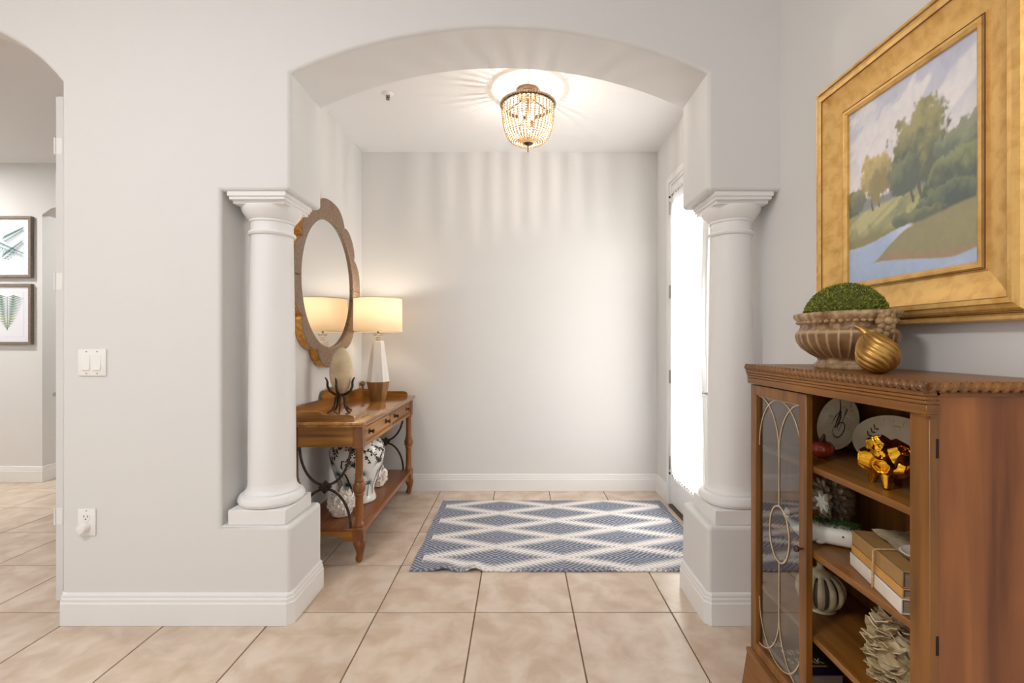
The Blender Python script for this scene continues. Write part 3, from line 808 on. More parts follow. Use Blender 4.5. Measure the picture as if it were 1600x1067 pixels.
# ------------------------------------------------------------------ rug
RX0, RX1, RY0, RY1 = -0.600, 1.108, 2.558, 3.684
rc = ((RX0 + RX1) / 2, (RY0 + RY1) / 2, 0.0)
m, nt, p = newmat('rug_weave')
setp(p, Roughness=0.95, Specular_IOR_Level=0.1)
tc = nt.nodes.new('ShaderNodeTexCoord'); sp_ = nt.nodes.new('ShaderNodeSeparateXYZ'); nt.links.new(tc.outputs['Object'], sp_.inputs[0])
def mth(op, a, b=None, c_=None):
    n = nt.nodes.new('ShaderNodeMath'); n.operation = op
    for i, v in enumerate((a, b, c_)):
        if v is None: continue
        if isinstance(v, (int, float)): n.inputs[i].default_value = v
        else: nt.links.new(v, n.inputs[i])
    return n.outputs[0]
nz = nt.nodes.new('ShaderNodeTexNoise'); nz.inputs['Scale'].default_value = 9; nt.links.new(tc.outputs['Object'], nz.inputs['Vector'])
wob = mth('MULTIPLY', mth('SUBTRACT', nz.outputs['Fac'], 0.5), 0.10)
U = mth('DIVIDE', mth('ADD', sp_.outputs['X'], rc[0] - 0.258), 0.398)
V = mth('ADD', mth('DIVIDE', mth('ADD', sp_.outputs['Y'], rc[1] - 2.714), 0.14), wob)
da = mth('PINGPONG', mth('MULTIPLY', mth('ADD', U, V), 0.5), 0.5)
db_ = mth('PINGPONG', mth('MULTIPLY', mth('SUBTRACT', U, V), 0.5), 0.5)
dd = mth('MINIMUM', da, db_)
pu = mth('PINGPONG', U, 1.0); pv = mth('PINGPONG', V, 1.0)
# parity: mirror the chevrons so that they point along the diamonds
par = mth('PINGPONG', mth('ADD', mth('FLOOR', U), mth('FLOOR', V)), 1.0)
h1 = mth('FRACT', mth('ADD', mth('MULTIPLY', pu, 12.0), mth('MULTIPLY', pv, 5.0)))
h2 = mth('FRACT', mth('ADD', mth('MULTIPLY', pu, 19.0), mth('MULTIPLY', pv, -7.0)))
odd = mth('GREATER_THAN', mth('ABSOLUTE', mth('SUBTRACT', mth('FLOORED_MODULO', mth('ADD', mth('FLOOR', U), mth('FLOOR', V)), 2.0), 0.0)), 0.5)
hh = h1
tri = mth('PINGPONG', mth('MULTIPLY', hh, 2.0), 1.0)
mar = mth('MAXIMUM', mth('LESS_THAN', mth('ADD', sp_.outputs['X'], rc[0]), RX0 + 0.045), mth('GREATER_THAN', mth('ADD', sp_.outputs['X'], rc[0]), RX1 - 0.045))
band = mth('LESS_THAN', mth('ADD', dd, mth('MULTIPLY', mth('SUBTRACT', tri, 0.5), 0.20)), 0.098)
band = mth('MULTIPLY', band, mth('SUBTRACT', 1.0, mar))
hat = mth('GREATER_THAN', tri, 0.60)
mx1 = nt.nodes.new('ShaderNodeMix'); mx1.data_type = 'RGBA'
mx1.inputs[6].default_value = lin(104, 111, 129); mx1.inputs[7].default_value = lin(186, 189, 196)
nt.links.new(mth('MULTIPLY', hat, 0.75), mx1.inputs[0])
mx2 = nt.nodes.new('ShaderNodeMix'); mx2.data_type = 'RGBA'
mx2.inputs[7].default_value = lin(232, 227, 222)
nt.links.new(band, mx2.inputs[0]); nt.links.new(mx1.outputs[2], mx2.inputs[6]); nt.links.new(mx2.outputs[2], p.inputs['Base Color'])
wv = nt.nodes.new('ShaderNodeTexNoise'); wv.inputs['Scale'].default_value = 260; nt.links.new(tc.outputs['Object'], wv.inputs['Vector'])
bp_ = nt.nodes.new('ShaderNodeBump'); bp_.inputs['Strength'].default_value = 0.5; bp_.inputs['Distance'].default_value = 0.003
nt.links.new(wv.outputs['Fac'], bp_.inputs['Height']); nt.links.new(bp_.outputs['Normal'], p.inputs['Normal'])
RUG = m
rug = MB()
def rfun(top):
    def f(u, v):
        x = RX0 + (RX1 - RX0) * u; y = RY0 + (RY1 - RY0) * v
        e = 0.004 * mnoise.noise(Vector((x * 9, y * 9, 2)))
        if v < 0.001 or v > 0.999: y += 0.006 * mnoise.noise(Vector((x * 20, y, 5)))
        if u < 0.001 or u > 0.999: x += 0.008 * mnoise.noise(Vector((x, y * 6, 7)))
        lift = max(0, 1 - v / 0.12) * (0.020 * math.exp(-((x + 0.41) / 0.045) ** 2) + 0.022 * math.exp(-((x + 0.245) / 0.035) ** 2) + 0.008 * math.exp(-((x - 0.5) / 0.03) ** 2))
        return (x, y, (0.0085 if top else 0.0012) + max(0, e) * 0.4 + lift)
    return f
nu, nv = 171, 57
rug.grid(rfun(True), nu, nv); o0 = len(rug.v); rug.grid(rfun(False), nu, nv)
edge = [i for i in range(nu)] + [j * nu + nu - 1 for j in range(1, nv)] + [(nv - 1) * nu + i for i in range(nu - 2, -1, -1)] + [j * nu for j in range(nv - 2, 0, -1)]
for i in range(len(edge)):
    a, b_ = edge[i], edge[(i + 1) % len(edge)]
    rug.f.append((a, b_, o0 + b_, o0 + a))
solid('area_rug', rug, RUG, 'blue and cream woven rug with feathered diamond pattern on the foyer floor', 'rug', rc, angle=60)

# ------------------------------------------------------------------ beaded ceiling light
KX, KY = 0.057, 2.98
cl = Thing('ceiling_light', 'lit beaded basket ceiling light with bronze canopy', 'ceiling light', (KX, KY, ZC))
BRZ = mat('light_bronze', lin(150, 124, 98), lin(128, 102, 78), rough=0.5, metal=0.4, scale=30)
BRZD = mat('light_dark_bronze', lin(84, 66, 52), lin(64, 50, 40), rough=0.45, metal=0.5, scale=30)
cl.part('canopy', MB().lathe([(0.068, ZC - 0.0005), (0.068, ZC - 0.022), (0.064, ZC - 0.026), (0.064, ZC - 0.034), (0.066, ZC - 0.038), (0.066, ZC - 0.052), (0.02, ZC - 0.055)][::-1], (KX, KY, 0), 40), BRZ, angle=30)
zr = 2.762
cl.part('ring', MB().lathe([(0.158, zr - 0.010), (0.170, zr - 0.010), (0.170, zr + 0.010), (0.158, zr + 0.010), (0.158, zr - 0.010)], (KX, KY, 0), 64, cap=False), BRZD, angle=30)
arms = MB()
for k in range(3):
    a = R(30 + 120 * k)
    arms.tube([(KX + 0.02 * math.cos(a), KY + 0.02 * math.sin(a), ZC - 0.05), (KX + 0.09 * math.cos(a), KY + 0.09 * math.sin(a), ZC - 0.07), (KX + 0.16 * math.cos(a), KY + 0.16 * math.sin(a), zr)], 0.005, 8)
cl.part('arm', arms, BRZD)
cl.part('stem', MB().tube([(KX, KY, ZC - 0.05), (KX, KY, 2.535)], 0.006, 10), BRZ)
BEAD = mat('wood_bead', lin(214, 190, 158), lin(196, 168, 132), rough=0.6, scale=50)
def bead(mb, c_, r_):
    mb.sphere(c_, r_, 8, 6)
# beads on the ring
rb = MB()
for k in range(66):
    a = 2 * math.pi * k / 66
    bead(rb, (KX + 0.172 * math.cos(a), KY + 0.172 * math.sin(a), zr + 0.004), 0.0082)
cl.part('ring_beads', rb, BEAD, merge=0, kind='stuff')
# bead strands, one mesh shared
sb = MB()
prev = None; L_ = 0
prof = []
for k in range(200):
    u = k / 199
    ang = u * math.pi / 2
    prof.append((0.022 + 0.142 * max(0.0, math.cos(ang)) ** 0.52, zr - 0.012 - 0.226 * math.sin(ang) ** 0.95))
pos = [prof[0]]; acc = 0
for (a, b_) in zip(prof, prof[1:]):
    acc += math.hypot(b_[0] - a[0], b_[1] - a[1])
    if acc >= 0.0128: pos.append(b_); acc = 0
for (r_, z) in pos:
    bead(sb, (r_, 0, z - ZC), 0.0062)
strand_me = make_mesh('bead_strand', sb, BEAD, merge=0)
for k in range(38):
    s_ = link('bead_strand', strand_me, cl.o); s_.rotation_euler = (0, 0, 2 * math.pi * k / 38)
cl.part('bottom_disc', MB().lathe([(0.0001, 2.510), (0.012, 2.512), (0.026, 2.522), (0.030, 2.530), (0.020, 2.538), (0.006, 2.54)], (KX, KY, 0), 20), BRZD)
pd = MB().tube([(KX, KY, 2.512), (KX, KY, 2.485)], 0.0025, 8).sphere((KX, KY, 2.482), 0.005, 10, 6)
pd.lathe([(0.0001, 2.462), (0.004, 2.468), (0.003, 2.478), (0.0001, 2.482)], (KX, KY, 0), 8)
cl.part('finial_drop', pd, BRZD)
for k in range(3):
    a = R(-60 + 120 * k); bx, by = KX + 0.045 * math.cos(a), KY + 0.045 * math.sin(a)
    sk = cl.part('candle_socket', MB().lathe([(0.011, 2.60), (0.011, 2.648), (0.006, 2.65)], (bx, by, 0), 12).tube([(KX, KY, 2.595), (bx, by, 2.602)], 0.004, 8), BRZ)
    cl.part('candle_bulb', MB().lathe([(0.006, 2.648), (0.011, 2.665), (0.013, 2.68), (0.010, 2.70), (0.004, 2.716), (0.0001, 2.722)], (bx, by, 0), 12), emis('candle_glow', (1.0, 0.86, 0.66, 1), 30.0), sk)
kl = bpy.data.lights.new('ceiling_bulb_light', 'POINT'); kl.energy = 12.0; kl.color = (1.0, 0.93, 0.84); kl.shadow_soft_size = 0.02
klo = bpy.data.objects.new('ceiling_bulb_light', kl); col.objects.link(klo); klo.parent = cl.o; klo.location = (0, 0, 2.575 - ZC)

# sprinkler in the foyer ceiling
spk = Thing('fire_sprinkler', 'small recessed fire sprinkler head in the foyer ceiling', 'sprinkler', (-0.847, 3.02, ZC))
spk.part('escutcheon', MB().lathe([(0.006, ZC - 0.010), (0.022, ZC - 0.010), (0.034, ZC - 0.004), (0.036, ZC)], (-0.847, 3.02, 0), 28), WHITEP)
sk_ = MB()
for s_ in (-1, 1): sk_.tube([(-0.847 + s_ * 0.010, 3.02, ZC - 0.008), (-0.847 + s_ * 0.011, 3.02, ZC - 0.026), (-0.847, 3.02, ZC - 0.036)], 0.0022, 6)
sk_.lathe([(0.004, ZC - 0.012), (0.005, ZC - 0.03)], (-0.847, 3.02, 0), 8)
spk.part('frame_arms', sk_, IRON)
spk.part('deflector', MB().lathe([(0.0001, ZC - 0.040), (0.013, ZC - 0.039), (0.013, ZC - 0.036), (0.0001, ZC - 0.035)], (-0.847, 3.02, 0), 16), NICKEL)

# ------------------------------------------------------------------ switch and outlet on the front wall
SCREW = mat('screw_grey', lin(170, 168, 164), rough=0.4, metal=0.5)
SLOT = mat('slot_dark', lin(60, 58, 56), rough=0.7)
sw = Thing('light_switch', 'white double rocker light switch plate on the front wall', 'light switch', (-1.898, FW, 1.106))
sw.part('plate', MB().box(-1.960, -1.836, FW - 0.007, FW, 1.107, 1.226, b=0.003, seg=2), WHITEP)
for x in (-1.922, -1.874):
    sw.part('rocker', MB().prism([(FW - 0.0065, 1.133), (FW - 0.013, 1.134), (FW - 0.0095, 1.167), (FW - 0.0085, 1.200), (FW - 0.0065, 1.201)], 'yz', x - 0.0165, x + 0.0165), WHITEP)
    for z in (1.118, 1.215): sw.part('screw', MB().lathe([(0.003, 0), (0.003, 0.0015), (0.0001, 0.0018)], (0, 0, 0), 10).xf(Matrix.Translation((x, FW - 0.007, z)) @ Matrix.Rotation(R(90), 4, 'X')), SCREW)
ou = Thing('power_outlet', 'white duplex power outlet with a round plug-in on the front wall', 'outlet', (-1.922, FW, 0.396))
ou.part('plate', MB().box(-1.961, -1.883, FW - 0.007, FW, 0.397, 0.516, b=0.003, seg=2), WHITEP)
for z in (0.436, 0.479):
    rc_ = ou.part('receptacle', MB().lathe([(0.017, 0), (0.017, 0.003), (0.0001, 0.0032)], (0, 0, 0), 20).xf(Matrix.Translation((-1.922, FW - 0.007, z)) @ Matrix.Rotation(R(90), 4, 'X')), WHITEP)
    if z > 0.45:
        ou.part('slot', MB().box(-1.931, -1.929, FW - 0.0112, FW - 0.009, 0.480, 0.489), SLOT, rc_)
        ou.part('slot', MB().box(-1.915, -1.913, FW - 0.0112, FW - 0.009, 0.480, 0.488), SLOT, rc_)
        ou.part('slot', MB().lathe([(0.0026, 0), (0.0026, 0.0012), (0.0001, 0.0012)], (0, 0, 0), 10).xf(Matrix.Translation((-1.922, FW - 0.0100, 0.472)) @ Matrix.Rotation(R(90), 4, 'X')), SLOT, rc_)
ou.part('screw', MB().lathe([(0.003, 0), (0.003, 0.0015), (0.0001, 0.0018)], (0, 0, 0), 10).xf(Matrix.Translation((-1.922, FW - 0.007, 0.508)) @ Matrix.Rotation(R(90), 4, 'X')), SCREW)
pg = MB().lathe([(0.021, 0), (0.021, 0.018), (0.018, 0.024), (0.0001, 0.026)], (0, 0, 0), 28).xf(Matrix.Translation((-1.925, FW - 0.0103, 0.436)) @ Matrix.Rotation(R(90), 4, 'X'))
solid('plug_in_cap', pg, WHITEP, 'round white plug-in unit in the lower socket of the outlet', 'plug', (-1.925, FW - 0.0103, 0.436))

# ------------------------------------------------------------------ framed leaf prints in the hall
HFRAME = mat('print_frame_wood', lin(140, 124, 108), lin(112, 98, 84), rough=0.6, scale=8, stretch=(4, 4, 30))
PAPER = mat('print_paper', lin(228, 230, 238), rough=0.7)
def print_frame(z0, z1, label):
    x0, x1, y1, y0 = -4.80, -4.352, 4.199, 4.168
    t = Thing('leaf_print', label, 'picture', ((x0 + x1) / 2, 4.2, z0), 'framed leaf prints in the hall')
    fw = 0.024
    for (a, b_, c_, d_) in ((x0, x1, z1 - fw, z1), (x0, x1, z0, z0 + fw), (x0, x0 + fw, z0 + fw, z1 - fw), (x1 - fw, x1, z0 + fw, z1 - fw)):
        t.part('frame_rail', MB().box(a, b_, y0, y1, c_, d_, b=0.0015), HFRAME)
    sheet = t.part('mat_board', MB().box(x0 + fw, x1 - fw, y0 + 0.014, y1 - 0.004, z0 + fw, z1 - fw), PAPER)
    t.part('sheet_line', MB().tube([(x0 + 0.075, y0 + 0.0137, z0 + 0.075), (x1 - 0.075, y0 + 0.0137, z0 + 0.075), (x1 - 0.075, y0 + 0.0137, z1 - 0.075), (x0 + 0.075, y0 + 0.0137, z1 - 0.075)], 0.0007, 4, closed=True), mat('sheet_line_grey', lin(206, 206, 214), rough=0.8), sheet)
    return t, y0 + 0.0132, sheet
def leaflet(mb, y, a, b_, w_):
    a, b_ = Vector(a), Vector(b_); d_ = b_ - a; n_ = Vector((-d_.y, d_.x)).normalized() * w_
    m1 = a + d_ * 0.35 + Vector((0, 0.12 * d_.length))
    pts = [a, m1 + n_, b_, m1 - n_]
    mb.add([(q.x, y, q.y) for q in pts], [(0, 1, 2, 3)])
t, yy, sheet = print_frame(1.83, 2.378, 'upper framed teal palm branch print on the hall wall')
TEALS = [mat('leaf_teal', lin(52, 104, 104), rough=0.8), mat('leaf_pale_teal', lin(104, 150, 150), rough=0.8)]
brs = [MB(), MB()]
random.seed(8)
for (sx0, sz0, ang, ln) in ((-4.62, 2.00, 38, 0.22), (-4.62, 2.16, 28, 0.20), (-4.70, 2.14, -22, 0.27), (-4.72, 2.10, 80, 0.16)):
    for k in range(16):
        u = k / 15
        px_, pz_ = sx0 + math.cos(R(ang)) * ln * u, sz0 + math.sin(R(ang)) * ln * u
        for s_ in (-1, 1):
            an = R(ang + s_ * 38); l2_ = 0.085 * (1 - 0.55 * u)
            ex, ez = px_ + math.cos(an) * l2_, pz_ + math.sin(an) * l2_ - 0.02 * (1 - u)
            if ex > -4.42: ex = -4.42
            leaflet(brs[k % 2], yy, (px_, pz_), (ex, ez), 0.0035)
t.part('palm_branch', brs[0], TEALS[0], sheet, merge=0, smooth=False); t.part('palm_branch', brs[1], TEALS[1], sheet, merge=0, smooth=False)
t, yy, sheet = print_frame(1.232, 1.775, 'lower framed green fern leaf print on the hall wall')
GREENS = [mat('leaf_green', lin(70, 116, 84), rough=0.8), mat('leaf_yellow_green', lin(128, 150, 92), rough=0.8)]
brs = [MB(), MB()]
for k in range(20):
    u = k / 19; zc = 1.655 - 0.29 * u; hw_ = 0.150 * (1 - u) ** 0.6 + 0.006
    for s_ in (-1, 1):
        leaflet(brs[0 if u < 0.6 else 1], yy, (-4.575, zc), (-4.575 + s_ * hw_, zc + 0.02 - 0.035 * (1 - u)), 0.0055)
brs[0].tube([(-4.575, yy, 1.66), (-4.575, yy, 1.36)], 0.0015, 5)
t.part('fern_leaf', brs[0], GREENS[0], sheet, merge=0, smooth=False); t.part('fern_tip', brs[1], GREENS[1], sheet, merge=0, smooth=False)

# ------------------------------------------------------------------ gilt framed landscape painting
PY0, PY1, PZ0, PZ1 = 1.160, 1.628, 1.455, 2.047       # canvas
GOLD = mat('gold_leaf', lin(232, 190, 116), lin(206, 156, 82), rough=0.4, metal=0.45, scale=9, stretch=(3, 3, 3), detail=7, bump=0.15, bscale=45, lo=0.42, hi=0.75)
GOLD2 = mat('gold_leaf_worn', lin(190, 138, 66), lin(140, 88, 42), rough=0.4, metal=0.6, scale=16, detail=7, bump=0.15, bscale=60, lo=0.4, hi=0.8)
pt = Thing('landscape_painting', 'landscape painting of trees and a stream in a wide gilt frame', 'painting', (XR, (PY0 + PY1) / 2, 1.30))
FP = [(-0.004, 0.016), (-0.004, 0.026), (0.004, 0.031), (0.012, 0.031), (0.013, 0.026), (0.020, 0.025), (0.021, 0.022), (0.045, 0.027), (0.072, 0.036), (0.092, 0.047), (0.094, 0.054), (0.106, 0.056), (0.108, 0.051), (0.118, 0.049), (0.124, 0.044), (0.126, 0.034), (0.132, 0.034), (0.135, 0.040), (0.143, 0.040), (0.146, 0.034), (0.146, 0.003)]
def mould(side):
    mb = MB(); vv = []
    n = 14
    for k in range(n + 1):
        u = k / n
        for (w_, h_) in FP:
            ya, yb, za, zb = PY0 - w_, PY1 + w_, PZ0 - w_, PZ1 + w_
            p_ = {'top': (ya + (yb - ya) * u, zb), 'bot': (ya + (yb - ya) * u, za), 'far': (yb, za + (zb - za) * u), 'near': (ya, za + (zb - za) * u)}[side]
            vv.append((XR - h_, p_[0], p_[1]))
    m_ = len(FP); ff = []
    for k in range(n):
        for j in range(m_ - 1): ff.append((k * m_ + j, k * m_ + j + 1, (k + 1) * m_ + j + 1, (k + 1) * m_ + j))
    return mb.add(vv, ff)
for s_ in ('top', 'bot', 'far', 'near'):
    pt.part('frame_moulding', mould(s_), GOLD, merge=0, angle=28)
gv = MB()
for (w_, h_) in ((0.0165, 0.0268), (0.093, 0.0515), (0.129, 0.0352)):
    pts = [(XR - h_, PY0 - w_, PZ0 - w_), (XR - h_, PY1 + w_, PZ0 - w_), (XR - h_, PY1 + w_, PZ1 + w_), (XR - h_, PY0 - w_, PZ1 + w_)]
    pt.part('bole_line', MB().tube(pts, 0.0016, 6, closed=True, up=(1, 0, 0)), mat('red_bole', lin(110, 62, 34), rough=0.6))
pt.part('backing', MB().box(XR - 0.012, XR - 0.002, PY0 - 0.13, PY1 + 0.13, PZ0 - 0.13, PZ1 + 0.13), CABX)

NU, NV = 200, 260
def fbm(U_, V_, s, seed, oct_=4):
    rng = np.random.RandomState(seed); out = np.zeros_like(U_); amp = 1.0; tot = 0
    for o in range(oct_):
        n = 64; g = rng.rand(n, n)
        x = U_ * s * 2 ** o; y = V_ * s * 2 ** o
        xi = np.floor(x).astype(int); yi = np.floor(y).astype(int); fx = x - xi; fy = y - yi
        fx = fx * fx * (3 - 2 * fx); fy = fy * fy * (3 - 2 * fy)
        G = lambda a, b: g[a % n, b % n]
        out += amp * ((G(xi, yi) * (1 - fx) + G(xi + 1, yi) * fx) * (1 - fy) + (G(xi, yi + 1) * (1 - fx) + G(xi + 1, yi + 1) * fx) * fy)
        tot += amp; amp *= 0.55
    return out / tot
jj, ii = np.meshgrid(np.arange(NV), np.arange(NU), indexing='ij')
u_ = ii / (NU - 1); v_ = jj / (NV - 1)
def C(*a): return np.array(lin(*a)[:3])
def mixc(img, c_, m_): return img * (1 - m_[..., None]) + np.asarray(c_) * m_[..., None]
def sm(a, b, x): 
    t_ = np.clip((x - a) / (b - a), 0, 1); return t_ * t_ * (3 - 2 * t_)
n1 = fbm(u_, v_, 5, 1); n2 = fbm(u_, v_, 14, 2); n3 = fbm(u_, v_, 30, 3)
img = np.zeros((NV, NU, 3)) + C(190, 194, 212)
img = mixc(img, C(226, 222, 222), sm(0.95, 0.5, v_))
cl_ = sm(0.45, 0.62, fbm(u_ * 1.1 + v_ * 0.5, v_ * 2.6 - u_ * 1.3, 3, 9))
img = mixc(img, C(232, 229, 230), cl_ * 0.75)
img = mixc(img, C(176, 180, 204), sm(0.8, 1.0, v_) * sm(0.4, 0.7, n1) * 0.7)
# far hill
hill = sm(0.01, -0.01, v_ - (0.45 + 0.21 * sm(0.55, 1.05, u_) + 0.05 * sm(0.3, 0.0, u_)))
img = mixc(img, C(132, 138, 148), hill)
# meadow
mead = sm(0.012, -0.012, v_ - (0.405 + 0.05 * (u_ - 0.3) + 0.015 * (n2 - 0.5)))
img = mixc(img, C(150, 152, 112), mead)
img = mixc(img, C(184, 180, 130), mead * sm(0.42, 0.62, fbm(u_ * 1.0 - v_ * 2.2, v_ * 6 - u_ * 2.5, 2.2, 17)))
img = mixc(img, C(122, 128, 98), mead * sm(0.5, 0.7, n2) * 0.6)
img = mixc(img, C(136, 132, 92), sm(0.30, 0.24, v_) * mead)
def crown(cu, cv, ru, rv, cdark, clight, seed, tall=1.0):
    global img
    nn = fbm(u_, v_, 11, seed); nf = fbm(u_, v_, 26, seed + 50)
    d_ = np.sqrt(((u_ - cu) / ru) ** 2 + ((v_ - cv) / rv) ** 2) + (nn - 0.5) * 0.8 + (nf - 0.5) * 0.7
    m_ = sm(1.10, 0.88, d_)
    lit = sm(0.35, 0.85, nn * 0.7 + nf * 0.3 + 0.35 * (v_ - cv) / rv - 0.12 * (u_ - cu) / ru)
    c_ = cdark[None, None] * (1 - lit[..., None]) + clight[None, None] * lit[..., None]
    img = img * (1 - m_[..., None]) + c_ * m_[..., None]
def trunk(cu, v0, v1, w_):
    global img
    m_ = sm(w_, w_ * 0.4, np.abs(u_ - cu - 0.01 * np.sin(v_ * 40))) * sm(v0 - 0.01, v0, v_) * sm(v1 + 0.01, v1, v_)
    img = mixc(img, C(72, 66, 60), m_ * 0.85)
crown(0.06, 0.46, 0.10, 0.07, C(84, 96, 92), C(122, 130, 112), 21)
trunk(0.24, 0.39, 0.52, 0.012); trunk(0.30, 0.40, 0.52, 0.010)
crown(0.27, 0.56, 0.17, 0.125, C(140, 130, 88), C(200, 180, 120), 22)
crown(0.10, 0.47, 0.09, 0.06, C(104, 112, 96), C(150, 146, 104), 23)
trunk(0.56, 0.36, 0.50, 0.013); trunk(0.62, 0.36, 0.5, 0.016); trunk(0.67, 0.36, 0.5, 0.012)
crown(0.62, 0.62, 0.20, 0.21, C(84, 96, 82), C(156, 150, 100), 24)
crown(0.50, 0.50, 0.13, 0.10, C(82, 96, 88), C(118, 126, 100), 25)
crown(0.92, 0.56, 0.20, 0.10, C(92, 106, 96), C(134, 142, 116), 26)
crown(0.93, 0.42, 0.26, 0.12, C(72, 88, 80), C(134, 144, 104), 27)
crown(0.82, 0.30, 0.24, 0.09, C(66, 84, 80), C(112, 126, 100), 28)
crown(0.60, 0.285, 0.20, 0.035, C(92, 102, 86), C(126, 130, 98), 29)
# stream
edge_hi = 0.205 + 0.05 * sm(0.10, 0.55, u_) + 0.008 * (n3 - 0.5)
edge_lo = np.where(u_ < 0.22, -0.1, 0.10 + 0.14 * sm(0.20, 0.55, u_) + 0.012 * (n2 - 0.5))
edge_lo = np.minimum(edge_lo, edge_hi)
wat = sm(0.006, -0.006, v_ - edge_hi) * sm(-0.006, 0.006, v_ - edge_lo) * sm(0.58, 0.52, u_)
wat2 = sm(0.006, -0.006, v_ - (0.105 - 0.06 * sm(0.2, 1.0, u_) + 0.05 * sm(0.8, 1.1, u_) + 0.006 * (n2 - 0.5)))
bank = sm(0.004, -0.012, v_ - edge_lo) * sm(0.2, 0.24, u_) * (1 - wat2)
img = mixc(img, C(146, 142, 104), sm(0.0, -0.02, v_ - (edge_lo + 0.02 + 0.04 * sm(0.5, 1, u_))) * sm(0.2, 0.26, u_))
img = mixc(img, C(158, 134, 106), bank * sm(0.05, 0.0, v_ - (0.105 - 0.06 * sm(0.2, 1.0, u_)) - 0.01))
img = mixc(img, C(166, 186, 218), np.maximum(wat, wat2))
img = mixc(img, C(206, 214, 232), wat * sm(0.35, 0.55, u_))
img = mixc(img, C(190, 200, 222), np.maximum(wat, wat2) * sm(0.5, 0.8, fbm(u_ * 0.6, v_ * 5, 8, 41)) * 0.5)
img = mixc(img, C(205, 202, 196), np.full_like(u_, 0.10)); img *= 1.12; img *= (0.93 + 0.14 * n3)[..., None]
img = np.clip(img, 0, 1)
cm = MB().grid(lambda a, b: (XR - 0.018, PY1 + 0.002 - (PY1 - PY0 + 0.004) * a, PZ0 - 0.002 + (PZ1 - PZ0 + 0.004) * b), NU, NV)
cmo = pt.part('canvas', cm, vcol('oil_paint', rough=0.5, bump=0.3, bscale=90), merge=0)
at = cmo.data.color_attributes.new('paint', 'FLOAT_COLOR', 'POINT')
at.data.foreach_set('color', np.concatenate([img, np.ones((NV, NU, 1))], axis=2).astype(np.float32).ravel())

# ------------------------------------------------------------------ bookcase
BX, BX1, BY0, BY1 = 0.847, 1.158, 0.965, 1.715
ZTOP = 1.177
bc = Thing('bookcase', 'brown wooden bookcase with rope-edged top and one glazed door', 'bookcase', ((BX + BX1) / 2, (BY0 + BY1) / 2, 0))
bc.part('top', MB().box(BX - 0.010, BX1, BY0 - 0.004, BY1 + 0.004, 1.158, ZTOP, b=0.002), CABY)
def rope(p0, p1, r_, name='rope_moulding'):
    p0, p1 = Vector(p0), Vector(p1); L_ = (p1 - p0).length; n = int(L_ / 0.0205)
    d_ = (p1 - p0).normalized(); up = Vector((0, 0, 1)); sd = d_.cross(up)
    mb = MB()
    for k in range(n):
        c0 = p0 + d_ * (L_ * (k + 0.5) / n)
        # slanted bead
        M_ = Matrix.Translation(c0) @ Matrix((d_, sd, up)).transposed().to_4x4() @ Matrix.Rotation(R(35), 4, 'Y') @ Matrix.Diagonal((0.0078, r_ * 0.95, r_ * 1.45, 1))
        s0 = len(mb.v); mb.sphere((0, 0, 0), 1, 10, 6); mb.xf(M_, s0)
    mb.tube([p0, p1], r_ * 0.75, 8)
    return bc.part(name, mb, CABY, merge=0)
rope((BX - 0.012, BY0 - 0.008, 1.166), (BX - 0.012, BY1 + 0.006, 1.166), 0.010)
rope((BX - 0.010, BY0 - 0.007, 1.166), (BX1, BY0 - 0.007, 1.166), 0.010)
# cornice with grooves, front only
for i, (z0, z1, pr) in enumerate(((1.1475, 1.157, 0.016), (1.139, 1.1465, 0.0135), (1.130, 1.138, 0.011), (1.108, 1.129, 0.009))):
    bc.part('cornice_strip', MB().box(BX - pr, BX + 0.02, BY0 - 0.003, BY1 + 0.002, z0, z1, b=0.0016), CABY)
bc.part('cornice_core', MB().box(BX - 0.006, BX + 0.02, BY0 - 0.001, BY1, 1.108, 1.158), CABY)
bc.part('side_band', MB().box(BX + 0.012, BX1, BY0 - 0.003, BY0 + 0.012, 1.146, 1.158, b=0.001), CABX)
bc.part('side_band', MB().box(BX - 0.009, BX + 0.014, BY0 - 0.005, BY0 + 0.01, 1.1065, 1.1085), CABX)
PW = 0.050
bc.part('corner_post', MB().box(BX, BX + 0.020, BY0, BY0 + PW, 0.118, 1.108, b=0.0015), CABZ)
bc.part('side_panel', MB().box(BX + 0.0195, BX1, BY0 + 0.0015, BY0 + 0.018, 0.118, 1.158), CABSIDE)
bc.part('side_panel', MB().box(BX + 0.020, BX1, BY1 - 0.018, BY1, 0.118, 1.158), CABSIDE)
bc.part('back_panel', MB().box(BX1 - 0.010, BX1 - 0.001, BY0 + 0.018, BY1 - 0.018, 0.118, 1.158), CABZ)
S1, S2, S3, S4 = 0.890, 0.637, 0.387, 0.145
for z in (S1, S2, S3):
    bc.part('shelf', MB().box(BX + 0.024, BX1 - 0.011, BY0 + 0.0185, BY1 - 0.0185, z - 0.018, z, b=0.0015), CABY)
bc.part('bottom_board', MB().box(BX, BX1 - 0.010, BY0 + 0.018, BY1 - 0.018, 0.118, S4), CABY)
